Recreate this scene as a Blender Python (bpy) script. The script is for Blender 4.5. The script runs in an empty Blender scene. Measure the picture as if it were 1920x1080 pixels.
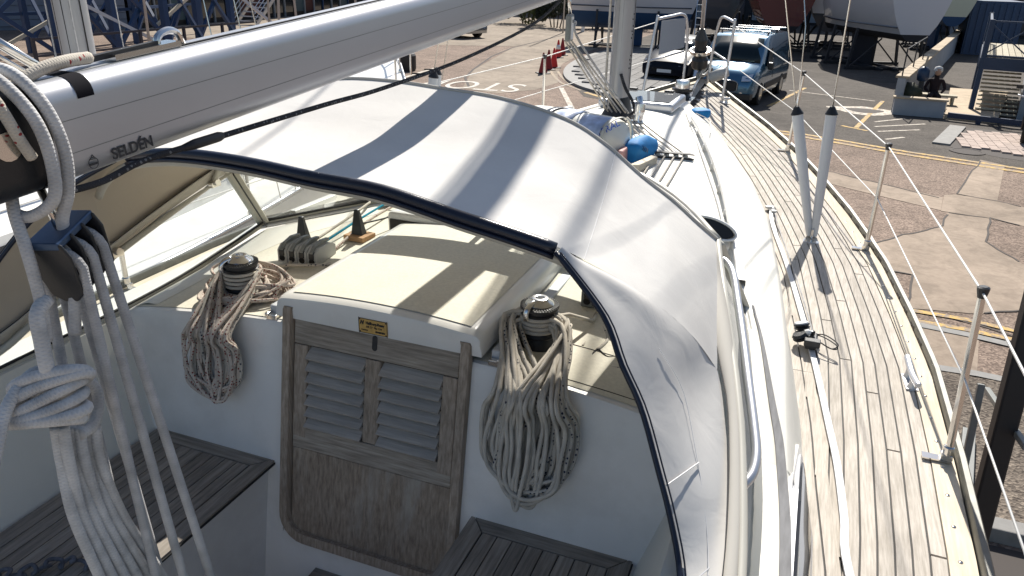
import bpy, bmesh, math, random
import numpy as np
from mathutils import Vector, Matrix, noise
rnd = random.Random(7)
S = bpy.context.scene
COL = S.collection
PI = math.pi
# ------------------------------------------------------------------ camera, sky, sun
CAM = (1.175, -1.840, 1.619); YAW, PITCH, ROLL, FPX = 0.361, 0.395, 0.028, 1446.0
def cam_axes():
    cy, sy = math.cos(YAW), math.sin(YAW)
    f = Vector((-sy*math.cos(PITCH), cy*math.cos(PITCH), -math.sin(PITCH)))
    rt = Vector((cy, sy, 0)); up = rt.cross(f)
    r2 = math.cos(ROLL)*rt + math.sin(ROLL)*up
    u2 = -math.sin(ROLL)*rt + math.cos(ROLL)*up
    return r2, u2, f
RT, UP, FW = cam_axes()
cd = bpy.data.cameras.new('camera'); cam = bpy.data.objects.new('camera', cd); COL.objects.link(cam)
m = Matrix.Identity(4)
for i in range(3):
    m[i][0] = RT[i]; m[i][1] = UP[i]; m[i][2] = -FW[i]; m[i][3] = CAM[i]
cam.matrix_world = m
cd.sensor_width = 36; cd.lens = FPX/1920*36; cd.clip_start = .05; cd.clip_end = 2000
S.camera = cam
SUN = Vector((-.13, 1.0, .93)).normalized()
w = bpy.data.worlds.new('World'); S.world = w; w.use_nodes = True
nt = w.node_tree; bg = nt.nodes['Background']
sky = nt.nodes.new('ShaderNodeTexSky'); sky.sky_type = 'NISHITA'; sky.sun_disc = False
sky.sun_elevation = math.asin(SUN.z); sky.sun_rotation = math.atan2(SUN.x, SUN.y)
nt.links.new(sky.outputs[0], bg.inputs[0]); bg.inputs[1].default_value = .072
sl = bpy.data.lights.new('sun', 'SUN'); so = bpy.data.objects.new('sun', sl); COL.objects.link(so)
sl.energy = 5.0; sl.angle = math.radians(.55); sl.color = (1, .945, .86)
so.rotation_euler = SUN.to_track_quat('Z', 'Y').to_euler(); so.location = (0, 30, 40)
S.view_settings.view_transform = 'Standard'; S.view_settings.look = 'None'
S.view_settings.exposure = .55; S.view_settings.gamma = 1
# ------------------------------------------------------------------ points on real planes
def ray(px, py): return RT*((px-960)/FPX) + UP*(-(py-540)/FPX) + FW
def zp(px, py, z=0.0):
    d = ray(px, py); t = (z-CAM[2])/d.z; return Vector(CAM)+d*t
def yp(px, py, y):
    d = ray(px, py); t = (y-CAM[1])/d.y; return Vector(CAM)+d*t
def xp(px, py, x):
    d = ray(px, py); t = (x-CAM[0])/d.x; return Vector(CAM)+d*t
def fp(px, py, f):
    d = ray(px, py); lo, hi = .3, 60.
    for _ in range(60):
        mm = (lo+hi)/2; p = Vector(CAM)+d*mm
        if p.z > f(p.x, p.y): lo = mm
        else: hi = mm
    return Vector(CAM)+d*lo
GZ = -2.1
def gp(px, py): return zp(px, py, GZ)
def interp(x, xs, ys): return float(np.interp(x, xs, ys))
# ------------------------------------------------------------------ mesh helpers
class MB:
    def __init__(s): s.v = []; s.f = []; s.uv = None
    def add(s, vs, fs):
        o = len(s.v); s.v += [tuple(v) for v in vs]; s.f += [tuple(i+o for i in f) for f in fs]; return s
    def box(s, c, d, rz=0, rot=None):
        hx, hy, hz = d[0]/2, d[1]/2, d[2]/2
        R = rot if rot is not None else Matrix.Rotation(rz, 3, 'Z')
        vs = [Vector(c)+R @ Vector((x*hx, y*hy, z*hz)) for x in (-1, 1) for y in (-1, 1) for z in (-1, 1)]
        return s.add(vs, [(0,1,3,2),(4,6,7,5),(0,4,5,1),(2,3,7,6),(0,2,6,4),(1,5,7,3)])
    def bar(s, a, b, wd, ht=None, up=(0,0,1)):
        a, b = Vector(a), Vector(b); d = b-a; L = d.length; d.normalize(); ht = ht or wd
        u = Vector(up)
        if abs(d.dot(u)) > .98: u = Vector((1,0,0))
        sx = d.cross(u).normalized(); uz = sx.cross(d)
        R = Matrix((sx, d, uz)).transposed()
        return s.box((a+b)/2, (wd, L, ht), rot=R)
    def prism(s, poly, z0, z1):
        n = len(poly); vs = [(p[0], p[1], z0) for p in poly]+[(p[0], p[1], z1) for p in poly]
        fs = [tuple(range(n))[::-1], tuple(range(n, 2*n))]
        for i in range(n): fs.append((i, (i+1) % n, n+(i+1) % n, n+i))
        return s.add(vs, fs)
    def grid(s, rows, close=False):
        n = len(rows[0]); vs = [p for r in rows for p in r]; fs = []
        for i in range(len(rows)-1):
            for j in range(n-(0 if close else 1)):
                k = (j+1) % n
                fs.append((i*n+j, i*n+k, (i+1)*n+k, (i+1)*n+j))
        return s.add(vs, fs)
    def lathe(s, prof, c=(0,0,0), axis=(0,0,1), seg=20):
        ax = Vector(axis).normalized(); u = ax.orthogonal().normalized(); v = ax.cross(u); c = Vector(c)
        rows = [[c+ax*h+(u*math.cos(2*PI*j/seg)+v*math.sin(2*PI*j/seg))*r for j in range(seg)] for r, h in prof]
        s.grid(rows, True); n = len(s.v)
        s.f.append(tuple(range(n-seg*len(prof), n-seg*(len(prof)-1)))[::-1]); s.f.append(tuple(range(n-seg, n)))
        return s
    def cyl(s, a, b, r, r2=None, seg=10):
        a, b = Vector(a), Vector(b)
        return s.lathe([(r, 0), (r if r2 is None else r2, (b-a).length)], a, (b-a), seg)
    def tube(s, pts, r, seg=8, uv=False, caps=True, closed=False):
        pts = [Vector(p) for p in pts]; n = len(pts)
        rr = r if isinstance(r, (list, tuple)) else [r]*n
        T = []
        for i in range(n):
            if closed: d = pts[(i+1) % n]-pts[i-1]
            else: d = pts[min(i+1, n-1)]-pts[max(i-1, 0)]
            if d.length < 1e-9: d = Vector((0,0,1))
            T.append(d.normalized())
        u = T[0].orthogonal().normalized(); rows = []; L = 0; Ls = []
        for i in range(n):
            if i: 
                u = (u - T[i]*u.dot(T[i]))
                if u.length < 1e-6: u = T[i].orthogonal()
                u.normalize(); L += (pts[i]-pts[i-1]).length
            v = T[i].cross(u); Ls.append(L)
            rows.append([pts[i]+(u*math.cos(2*PI*j/seg)+v*math.sin(2*PI*j/seg))*rr[i] for j in range(seg)])
        if closed: rows.append(rows[0]); Ls.append(L)
        f0 = len(s.f); s.grid(rows, True)
        if s.uv is None: s.uv = {}
        k = f0
        for i in range(len(rows)-1):
            for j in range(seg):
                s.uv[k] = ((Ls[i], j/seg), (Ls[i], (j+1)/seg), (Ls[i+1], (j+1)/seg), (Ls[i+1], j/seg)); k += 1
        if caps and not closed:
            o = len(s.v)-len(rows)*seg
            s.f.append(tuple(range(o, o+seg))[::-1]); s.f.append(tuple(range(len(s.v)-seg, len(s.v))))
        return s
def crom(P, k=6, closed=False):
    P = [Vector(p) for p in P]; n = len(P); out = []
    rng = range(n if closed else n-1)
    for i in rng:
        if closed: a, b, c, d = P[i-1], P[i], P[(i+1) % n], P[(i+2) % n]
        else: a, b, c, d = P[max(i-1, 0)], P[i], P[i+1], P[min(i+2, n-1)]
        for j in range(k):
            t = j/k
            out.append(.5*((2*b)+(c-a)*t+(2*a-5*b+4*c-d)*t*t+(3*b-a-3*c+d)*t**3))
    if not closed: out.append(P[-1])
    return out
OFF = {}
def wloc(o):
    v = Vector((0,0,0))
    while o is not None: v += o.location; o = o.parent
    return v
def obj(name, mb, mat, parent=None, smooth=False, bevel=0, local=False, label=None, kind=None, auto=None, bseg=2):
    me = bpy.data.meshes.new(name)
    off = Vector((0,0,0)) if (local or parent is None) else wloc(parent)
    me.from_pydata([(v[0]-off.x, v[1]-off.y, v[2]-off.z) for v in mb.v], [], mb.f)
    if mb.uv:
        ul = me.uv_layers.new(name='UVMap')
        for p in me.polygons:
            t = mb.uv.get(p.index)
            if t and len(t) == p.loop_total:
                for k, li in enumerate(p.loop_indices): ul.data[li].uv = t[k]
    for mt in (mat if isinstance(mat, (list, tuple)) else [mat]): me.materials.append(mt)
    me.validate()
    bm = bmesh.new(); bm.from_mesh(me); bmesh.ops.recalc_face_normals(bm, faces=bm.faces); bm.to_mesh(me); bm.free()
    if smooth: me.polygons.foreach_set('use_smooth', [True]*len(me.polygons))
    o = bpy.data.objects.new(name, me); COL.objects.link(o)
    if parent is not None: o.parent = parent
    if bevel:
        b = o.modifiers.new('bevel', 'BEVEL'); b.width = bevel; b.segments = bseg; b.limit_method = 'ANGLE'; b.angle_limit = .6
    if label: o['label'] = label
    if kind: o['kind'] = kind
    if auto is not None and smooth:
        try: me.set_sharp_from_angle(angle=auto)
        except Exception: pass
    return o
def tag(o, label=None, cat=None, group=None, kind=None):
    if label: o['label'] = label
    if cat: o['category'] = cat
    if group: o['group'] = group
    if kind: o['kind'] = kind
    return o
def thing(name, label, cat, loc=(0,0,0), rz=0, group=None):
    o = bpy.data.objects.new(name, None); COL.objects.link(o); o.location = loc; o.rotation_euler = (0,0,rz)
    o.empty_display_size = .1
    return tag(o, label, cat, group)
def copy_tree(o, parent=None):
    c = o.copy(); COL.objects.link(c); c.parent = parent
    for ch in list(o.children): copy_tree(ch, c)
    return c
def share(name, src, loc, parent, rz=0, scale=None):
    o = bpy.data.objects.new(name, src.data); COL.objects.link(o); o.parent = parent; o.location = loc; o.rotation_euler = (0,0,rz)
    if scale: o.scale = scale
    return o
def text_mesh(body, size, mat, name, parent, M4, extrude=.0006, shear=0, bold=0, sx=1):
    cu = bpy.data.curves.new(name, 'FONT'); cu.body = body; cu.size = size; cu.extrude = extrude; cu.align_x = 'CENTER'; cu.align_y = 'CENTER'
    cu.shear = shear; cu.offset = bold
    t = bpy.data.objects.new('t', cu); COL.objects.link(t)
    dg = bpy.context.evaluated_depsgraph_get(); me = bpy.data.meshes.new_from_object(t.evaluated_get(dg))
    bpy.data.objects.remove(t)
    me.transform(Matrix.Diagonal((sx, 1, 1, 1))); me.transform(M4)
    if parent is not None: me.transform(Matrix.Translation(-wloc(parent)))
    me.materials.clear(); me.materials.append(mat); me.name = name
    o = bpy.data.objects.new(name, me); COL.objects.link(o); o.parent = parent
    return o
def frame_mat(o, x, y):
    x = Vector(x).normalized(); y = Vector(y); y = (y-x*y.dot(x)).normalized(); z = x.cross(y)
    m = Matrix.Identity(4)
    for i in range(3): m[i][0] = x[i]; m[i][1] = y[i]; m[i][2] = z[i]; m[i][3] = o[i]
    return m
# ------------------------------------------------------------------ materials
def newmat(name):
    m = bpy.data.materials.new(name); m.use_nodes = True
    return m, m.node_tree, m.node_tree.nodes['Principled BSDF']
def mat(name, col, rough=.5, metal=0, var=0, vscale=6, bump=0, bscale=200, coat=0, obj_var=0, spec=.5, stretch=(1,1,1), dirt=0, dirtcol=(.12,.1,.08), dscale=3):
    m, t, p = newmat(name)
    p.inputs['Base Color'].default_value = (*col, 1); p.inputs['Roughness'].default_value = rough
    p.inputs['Metallic'].default_value = metal; p.inputs['Coat Weight'].default_value = coat
    p.inputs['Specular IOR Level'].default_value = spec
    N = t.nodes; L = t.links
    tc = N.new('ShaderNodeTexCoord'); mp = N.new('ShaderNodeMapping'); mp.inputs['Scale'].default_value = stretch
    L.new(tc.outputs['Object'], mp.inputs[0]); last = None
    if var:
        n = N.new('ShaderNodeTexNoise'); n.inputs['Scale'].default_value = vscale; n.inputs['Detail'].default_value = 6
        L.new(mp.outputs[0], n.inputs[0])
        r = N.new('ShaderNodeValToRGB'); r.color_ramp.elements[0].position = .3; r.color_ramp.elements[1].position = .7
        r.color_ramp.elements[0].color = (*[max(0, c*(1-var)) for c in col], 1); r.color_ramp.elements[1].color = (*[c*(1+var*.6) for c in col], 1)
        L.new(n.outputs[0], r.inputs[0]); last = r.outputs[0]
    if dirt:
        n = N.new('ShaderNodeTexNoise'); n.inputs['Scale'].default_value = dscale; n.inputs['Detail'].default_value = 8; n.inputs['Roughness'].default_value = .65
        L.new(tc.outputs['Object'], n.inputs[0])
        r = N.new('ShaderNodeValToRGB'); r.color_ramp.elements[0].position = .48; r.color_ramp.elements[1].position = .75
        r.color_ramp.elements[0].color = (0,0,0,1); r.color_ramp.elements[1].color = (dirt,dirt,dirt,1); L.new(n.outputs[0], r.inputs[0])
        mx = N.new('ShaderNodeMixRGB'); L.new(r.outputs[0], mx.inputs[0]); mx.inputs[2].default_value = (*dirtcol, 1)
        if last: L.new(last, mx.inputs[1])
        else: mx.inputs[1].default_value = (*col, 1)
        last = mx.outputs[0]
    if obj_var:
        oi = N.new('ShaderNodeObjectInfo'); mr = N.new('ShaderNodeMapRange'); mr.inputs[3].default_value = 1-obj_var; mr.inputs[4].default_value = 1+obj_var
        L.new(oi.outputs['Random'], mr.inputs[0]); mx = N.new('ShaderNodeVectorMath'); mx.operation = 'SCALE'
        if last: L.new(last, mx.inputs[0])
        else: mx.inputs[0].default_value = col
        L.new(mr.outputs[0], mx.inputs[3]); last = mx.outputs[0]
    if last: L.new(last, p.inputs['Base Color'])
    if bump:
        n = N.new('ShaderNodeTexNoise'); n.inputs['Scale'].default_value = bscale; n.inputs['Detail'].default_value = 3
        L.new(mp.outputs[0], n.inputs[0]); b = N.new('ShaderNodeBump'); b.inputs['Strength'].default_value = bump; b.inputs['Distance'].default_value = .002
        L.new(n.outputs[0], b.inputs['Height']); L.new(b.outputs[0], p.inputs['Normal'])
    return m
def wood(name, c1, c2, axis=1, rough=.8, obj_var=.12, bump=.5, fine=90, stain=0):
    m, t, p = newmat(name); N = t.nodes; L = t.links
    tc = N.new('ShaderNodeTexCoord'); mp = N.new('ShaderNodeMapping'); sc = [fine, fine, fine]; sc[axis] = fine/16
    mp.inputs['Scale'].default_value = sc; L.new(tc.outputs['Object'], mp.inputs[0])
    oi = N.new('ShaderNodeObjectInfo'); ad = N.new('ShaderNodeVectorMath'); ad.operation = 'ADD'
    cx = N.new('ShaderNodeCombineXYZ'); ml = N.new('ShaderNodeMath'); ml.operation = 'MULTIPLY'; ml.inputs[1].default_value = 50
    L.new(oi.outputs['Random'], ml.inputs[0]); L.new(ml.outputs[0], cx.inputs[0]); L.new(ml.outputs[0], cx.inputs[1])
    L.new(mp.outputs[0], ad.inputs[0]); L.new(cx.outputs[0], ad.inputs[1])
    n = N.new('ShaderNodeTexNoise'); n.inputs['Scale'].default_value = 1; n.inputs['Detail'].default_value = 5; n.inputs['Roughness'].default_value = .65
    L.new(ad.outputs[0], n.inputs[0])
    n2 = N.new('ShaderNodeTexNoise'); n2.inputs['Scale'].default_value = 5; n2.inputs['Detail'].default_value = 4; L.new(tc.outputs['Object'], n2.inputs[0])
    r = N.new('ShaderNodeValToRGB'); r.color_ramp.elements[0].position = .34; r.color_ramp.elements[1].position = .66
    r.color_ramp.elements[0].color = (*c1, 1); r.color_ramp.elements[1].color = (*c2, 1); L.new(n.outputs[0], r.inputs[0])
    mr2 = N.new('ShaderNodeMapRange'); mr2.inputs[1].default_value = .3; mr2.inputs[2].default_value = .7; mr2.inputs[3].default_value = .88; mr2.inputs[4].default_value = 1.07; L.new(n2.outputs[0], mr2.inputs[0])
    mr = N.new('ShaderNodeMapRange'); mr.inputs[3].default_value = 1-obj_var; mr.inputs[4].default_value = 1+obj_var; L.new(oi.outputs['Random'], mr.inputs[0])
    mu = N.new('ShaderNodeMath'); mu.operation = 'MULTIPLY'; L.new(mr.outputs[0], mu.inputs[0]); L.new(mr2.outputs[0], mu.inputs[1])
    vs = N.new('ShaderNodeVectorMath'); vs.operation = 'SCALE'; L.new(r.outputs[0], vs.inputs[0]); L.new(mu.outputs[0], vs.inputs[3])
    last = vs.outputs[0]
    if stain:
        ms = N.new('ShaderNodeMapping'); ms.inputs['Scale'].default_value = (9, 9, 1.4); L.new(tc.outputs['Object'], ms.inputs[0])
        n3 = N.new('ShaderNodeTexNoise'); n3.inputs['Scale'].default_value = 1; n3.inputs['Detail'].default_value = 7; n3.inputs['Roughness'].default_value = .7; L.new(ms.outputs[0], n3.inputs[0])
        r3 = N.new('ShaderNodeValToRGB'); r3.color_ramp.elements[0].position = .52; r3.color_ramp.elements[1].position = .68
        r3.color_ramp.elements[0].color = (0,0,0,1); r3.color_ramp.elements[1].color = (stain,stain,stain,1); L.new(n3.outputs[0], r3.inputs[0])
        mx = N.new('ShaderNodeMixRGB'); L.new(r3.outputs[0], mx.inputs[0]); L.new(last, mx.inputs[1]); mx.inputs[2].default_value = (.42,.38,.33,1); last = mx.outputs[0]
    L.new(last, p.inputs['Base Color'])
    p.inputs['Roughness'].default_value = rough; p.inputs['Specular IOR Level'].default_value = .25
    b = N.new('ShaderNodeBump'); b.inputs['Strength'].default_value = bump; b.inputs['Distance'].default_value = .0015
    L.new(n.outputs[0], b.inputs['Height']); L.new(b.outputs[0], p.inputs['Normal'])
    return m
def rope_mat(name, base, fleck=None, fden=55, fsize=.22, dirt=.15, per=1.0, stripe=None):
    m, t, p = newmat(name); N = t.nodes; L = t.links
    uv = N.new('ShaderNodeUVMap'); sp = N.new('ShaderNodeSeparateXYZ'); L.new(uv.outputs[0], sp.inputs[0])
    def mth(op, a, b=None):
        n = N.new('ShaderNodeMath'); n.operation = op
        for i, x in enumerate((a, b)):
            if x is None: continue
            if isinstance(x, (int, float)): n.inputs[i].default_value = x
            else: L.new(x, n.inputs[i])
        return n.outputs[0]
    k1 = mth('MULTIPLY', sp.outputs[0], 190*per); k2 = mth('MULTIPLY', sp.outputs[1], 4)
    a = mth('SINE', mth('MULTIPLY', mth('ADD', k1, k2), 2*PI)); b = mth('SINE', mth('MULTIPLY', mth('SUBTRACT', k1, k2), 2*PI))
    br = mth('MAXIMUM', a, b)
    tc = N.new('ShaderNodeTexCoord'); n = N.new('ShaderNodeTexNoise'); n.inputs['Scale'].default_value = 22; n.inputs['Detail'].default_value = 5; L.new(tc.outputs['Object'], n.inputs[0])
    mr = N.new('ShaderNodeMapRange'); mr.inputs[1].default_value = .3; mr.inputs[2].default_value = .7; mr.inputs[3].default_value = 1-dirt*1.6; mr.inputs[4].default_value = 1+dirt*.3; L.new(n.outputs[0], mr.inputs[0])
    br2 = mth('ADD', mth('MULTIPLY', br, .05), .96)
    vs = N.new('ShaderNodeVectorMath'); vs.operation = 'SCALE'; L.new(mth('MULTIPLY', mr.outputs[0], br2), vs.inputs[3])
    if fleck:
        cx = N.new('ShaderNodeCombineXYZ'); L.new(mth('MULTIPLY', sp.outputs[0], fden), cx.inputs[0]); L.new(mth('MULTIPLY', sp.outputs[1], 3), cx.inputs[1])
        vo = N.new('ShaderNodeTexVoronoi'); vo.inputs['Scale'].default_value = 1; vo.inputs['Randomness'].default_value = .45; L.new(cx.outputs[0], vo.inputs[0])
        fl = mth('LESS_THAN', vo.outputs['Distance'], fsize)
        mx = N.new('ShaderNodeMixRGB'); L.new(fl, mx.inputs[0]); mx.inputs[1].default_value = (*base, 1); mx.inputs[2].default_value = (*fleck, 1); L.new(mx.outputs[0], vs.inputs[0])
    else: vs.inputs[0].default_value = base
    L.new(vs.outputs[0], p.inputs['Base Color']); p.inputs['Roughness'].default_value = .85; p.inputs['Specular IOR Level'].default_value = .2
    bp = N.new('ShaderNodeBump'); bp.inputs['Strength'].default_value = .35; bp.inputs['Distance'].default_value = .0012; L.new(br, bp.inputs['Height']); L.new(bp.outputs[0], p.inputs['Normal'])
    return m
def canvas_mat():
    m, t, p = newmat('canvas'); N = t.nodes; L = t.links
    tc = N.new('ShaderNodeTexCoord'); n = N.new('ShaderNodeTexNoise'); n.inputs['Scale'].default_value = 3.5; n.inputs['Detail'].default_value = 7; L.new(tc.outputs['Object'], n.inputs[0])
    r = N.new('ShaderNodeValToRGB'); r.color_ramp.elements[0].position = .3; r.color_ramp.elements[1].position = .72
    r.color_ramp.elements[0].color = (.60,.585,.56,1); r.color_ramp.elements[1].color = (.69,.675,.645,1); L.new(n.outputs[0], r.inputs[0])
    g = N.new('ShaderNodeNewGeometry'); mx = N.new('ShaderNodeMixRGB'); L.new(g.outputs['Backfacing'], mx.inputs[0]); L.new(r.outputs[0], mx.inputs[1]); mx.inputs[2].default_value = (.56,.50,.42,1)
    L.new(mx.outputs[0], p.inputs['Base Color']); p.inputs['Roughness'].default_value = .9; p.inputs['Specular IOR Level'].default_value = .2
    wv = N.new('ShaderNodeTexNoise'); wv.inputs['Scale'].default_value = 900; L.new(tc.outputs['Object'], wv.inputs[0])
    n4 = N.new('ShaderNodeTexNoise'); n4.inputs['Scale'].default_value = 7; n4.inputs['Detail'].default_value = 3; n4.inputs['Distortion'].default_value = 1.2; L.new(tc.outputs['Object'], n4.inputs[0])
    b = N.new('ShaderNodeBump'); b.inputs['Strength'].default_value = .18; b.inputs['Distance'].default_value = .001; L.new(wv.outputs[0], b.inputs['Height'])
    b2 = N.new('ShaderNodeBump'); b2.inputs['Strength'].default_value = .22; b2.inputs['Distance'].default_value = .009; L.new(n4.outputs[0], b2.inputs['Height']); L.new(b.outputs[0], b2.inputs['Normal'])
    L.new(b2.outputs[0], p.inputs['Normal'])
    return m
def glass_mat(name, tint=(.9,.95,.93), haze=.22, hcol=(.8,.85,.86), rough=.02, refl=.12):
    m = bpy.data.materials.new(name); m.use_nodes = True; t = m.node_tree; N = t.nodes; L = t.links; N.clear()
    o = N.new('ShaderNodeOutputMaterial'); tr = N.new('ShaderNodeBsdfTransparent'); tr.inputs[0].default_value = (*tint, 1)
    gl = N.new('ShaderNodeBsdfGlossy'); gl.inputs['Roughness'].default_value = rough
    df = N.new('ShaderNodeBsdfDiffuse'); df.inputs[0].default_value = (*hcol, 1)
    fr = N.new('ShaderNodeFresnel'); fr.inputs[0].default_value = 1.45
    m1 = N.new('ShaderNodeMixShader'); m1.inputs[0].default_value = haze; L.new(tr.outputs[0], m1.inputs[1]); L.new(df.outputs[0], m1.inputs[2])
    m2 = N.new('ShaderNodeMixShader'); L.new(fr.outputs[0], m2.inputs[0]); L.new(m1.outputs[0], m2.inputs[1]); L.new(gl.outputs[0], m2.inputs[2]); L.new(m2.outputs[0], o.inputs[0])
    return m
def ground_mat(name, c1, c2, scale=38, chip=True, big=.18, bscale=None, bump=.6):
    m, t, p = newmat(name); N = t.nodes; L = t.links
    tc = N.new('ShaderNodeTexCoord'); v = N.new('ShaderNodeTexVoronoi'); v.inputs['Scale'].default_value = scale; L.new(tc.outputs['Object'], v.inputs[0])
    n = N.new('ShaderNodeTexNoise'); n.inputs['Scale'].default_value = .55; n.inputs['Detail'].default_value = 9; n.inputs['Roughness'].default_value = .62; L.new(tc.outputs['Object'], n.inputs[0])
    r = N.new('ShaderNodeValToRGB'); r.color_ramp.elements[0].color = (*c1, 1); r.color_ramp.elements[1].color = (*c2, 1)
    if chip: L.new(v.outputs['Color'], r.inputs[0])
    else:
        n5 = N.new('ShaderNodeTexNoise'); n5.inputs['Scale'].default_value = scale; n5.inputs['Detail'].default_value = 6; L.new(tc.outputs['Object'], n5.inputs[0]); L.new(n5.outputs[0], r.inputs[0])
    mr = N.new('ShaderNodeMapRange'); mr.inputs[1].default_value = .3; mr.inputs[2].default_value = .7; mr.inputs[3].default_value = 1-big; mr.inputs[4].default_value = 1+big; L.new(n.outputs[0], mr.inputs[0])
    n8 = N.new('ShaderNodeTexNoise'); n8.inputs['Scale'].default_value = 2.6; n8.inputs['Detail'].default_value = 10; n8.inputs['Roughness'].default_value = .72; n8.inputs['Distortion'].default_value = .6; L.new(tc.outputs['Object'], n8.inputs[0])
    m8 = N.new('ShaderNodeMapRange'); m8.inputs[1].default_value = .36; m8.inputs[2].default_value = .58; m8.inputs[3].default_value = .78; m8.inputs[4].default_value = 1.08; L.new(n8.outputs[0], m8.inputs[0])
    m9 = N.new('ShaderNodeMath'); m9.operation = 'MULTIPLY'; L.new(mr.outputs[0], m9.inputs[0]); L.new(m8.outputs[0], m9.inputs[1]); mr = m9
    vs = N.new('ShaderNodeVectorMath'); vs.operation = 'SCALE'; L.new(r.outputs[0], vs.inputs[0]); L.new(mr.outputs[0], vs.inputs[3]); L.new(vs.outputs[0], p.inputs['Base Color'])
    p.inputs['Roughness'].default_value = .92; p.inputs['Specular IOR Level'].default_value = .2
    b = N.new('ShaderNodeBump'); b.inputs['Strength'].default_value = bump; b.inputs['Distance'].default_value = .01; L.new(v.outputs['Distance'], b.inputs['Height']); L.new(b.outputs[0], p.inputs['Normal'])
    return m
def paint_mat(name, col, wear=.45, scale=9):
    m, t, p = newmat(name); N = t.nodes; L = t.links
    tc = N.new('ShaderNodeTexCoord'); n = N.new('ShaderNodeTexNoise'); n.inputs['Scale'].default_value = scale; n.inputs['Detail'].default_value = 9; n.inputs['Roughness'].default_value = .75; L.new(tc.outputs['Object'], n.inputs[0])
    r = N.new('ShaderNodeValToRGB'); r.color_ramp.elements[0].position = wear; r.color_ramp.elements[1].position = wear+.12
    r.color_ramp.elements[0].color = (.26,.21,.17,1); r.color_ramp.elements[1].color = (*col, 1); L.new(n.outputs[0], r.inputs[0]); L.new(r.outputs[0], p.inputs['Base Color']); p.inputs['Roughness'].default_value = .85
    return m
M = {}
M['gel'] = mat('gelcoat_white', (.78,.77,.74), .28, var=.05, vscale=3, coat=.2, dirt=.25, dirtcol=(.5,.46,.38), dscale=4)
M['cockpit'] = mat('cockpit_gelcoat', (.80,.785,.765), .3, var=.08, vscale=2.5, dirt=.35, dirtcol=(.42,.4,.36), dscale=3)
M['cream'] = mat('nonskid_cream', (.73,.69,.58), .75, var=.09, vscale=90, bump=.6, bscale=400, dirt=.22, dirtcol=(.52,.45,.33), dscale=5)
M['roof'] = mat('coachroof_paint', (.77,.75,.68), .5, var=.04, vscale=5, bump=.25, bscale=500)
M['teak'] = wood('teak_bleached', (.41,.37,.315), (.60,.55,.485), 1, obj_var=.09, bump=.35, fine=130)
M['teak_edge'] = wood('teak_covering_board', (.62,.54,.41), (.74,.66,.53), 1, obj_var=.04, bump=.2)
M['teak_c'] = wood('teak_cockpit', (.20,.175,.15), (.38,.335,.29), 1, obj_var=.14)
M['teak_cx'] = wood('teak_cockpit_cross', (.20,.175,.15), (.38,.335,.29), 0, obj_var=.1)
M['door_h'] = wood('door_teak_rail', (.23,.195,.16), (.43,.375,.315), 0, obj_var=.08, fine=120)
M['door_v'] = wood('door_teak_stile', (.25,.20,.155), (.45,.37,.30), 2, obj_var=.08, fine=120)
M['door_p'] = wood('door_panel_wood', (.22,.17,.13), (.42,.34,.265), 2, obj_var=.05, fine=110, stain=.8)
M['slat'] = wood('louvre_wood', (.36,.33,.30), (.50,.46,.42), 0, bump=.15, obj_var=.05, fine=120)
M['caulk'] = mat('caulking_black', (.022,.02,.02), .7)
M['alu'] = mat('anodised_aluminium', (.62,.63,.66), .36, metal=.75, var=.04, vscale=12, stretch=(1,.1,1))
M['boomalu'] = mat('boom_aluminium', (.50,.51,.54), .38, metal=.55, var=.035, vscale=9, stretch=(1,.15,1), dirt=.1, dirtcol=(.3,.3,.3))
M['mastalu'] = mat('mast_aluminium', (.42,.425,.44), .4, metal=.5, var=.06, vscale=8, stretch=(1,1,.1))
M['steel'] = mat('stainless_steel', (.72,.70,.67), .16, metal=1)
M['wire'] = mat('coated_wire', (.78,.76,.72), .4)
M['greytube'] = mat('grey_shroud_cover', (.56,.58,.61), .5)
M['canvas'] = canvas_mat()
M['hem'] = mat('canvas_binding', (.56,.53,.47), .85, bump=.3, bscale=600)
M['navy'] = mat('navy_vinyl', (.012,.016,.032), .28, bump=.3, bscale=300)
M['stitch'] = mat('stitching', (.75,.75,.75), .8)
M['glass'] = glass_mat('acrylic_window', (.93,.97,.95), .09)
M['vinyl'] = glass_mat('clear_vinyl', (.95,.96,.94), .05, rough=.1)
M['winframe'] = mat('window_frame_cream', (.55,.53,.46), .45, var=.05)
M['dgl2'] = mat('dark_window', (.02,.022,.025), .06, coat=1)
M['toe'] = mat('toe_rail_aluminium', (.13,.13,.115), .45, metal=.3, var=.25, vscale=20)
M['rubber'] = mat('black_rubber', (.018,.018,.02), .55)
M['black'] = mat('black_plastic', (.02,.021,.024), .35, bump=.15, bscale=300)
M['grey'] = mat('grey_plastic', (.22,.23,.22), .45, var=.08, vscale=40)
M['lgrey'] = mat('light_grey_plastic', (.42,.425,.41), .45)
M['chrome'] = mat('chrome', (.75,.76,.78), .2, metal=1)
M['plate'] = mat('brass_plate', (.62,.40,.13), .45, metal=.25, var=.15, vscale=60)
M['ink'] = mat('printed_ink', (.03,.03,.035), .6)
M['white'] = mat('white_paint', (.8,.8,.79), .4)
M['blue'] = mat('blue_bag_fabric', (.01,.22,.55), .7, var=.15, vscale=25, bump=.5, bscale=60)
M['bluetext'] = mat('blue_print', (.08,.16,.55), .6)
M['navyrope'] = rope_mat('teal_rope', (.02,.28,.42))
M['rope'] = rope_mat('rope_white_thick', (.62,.615,.61), dirt=.2, per=.8)
M['rope_g'] = rope_mat('rope_grey', (.52,.515,.515), dirt=.22)
M['rope_red'] = rope_mat('rope_red_fleck', (.62,.54,.47), (.20,.02,.02), 80, .27)
M['rope_blue'] = rope_mat('rope_blue_fleck', (.56,.52,.46), (.015,.02,.05), 75, .27)
M['rope_plain'] = rope_mat('rope_buff', (.60,.55,.48))
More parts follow.
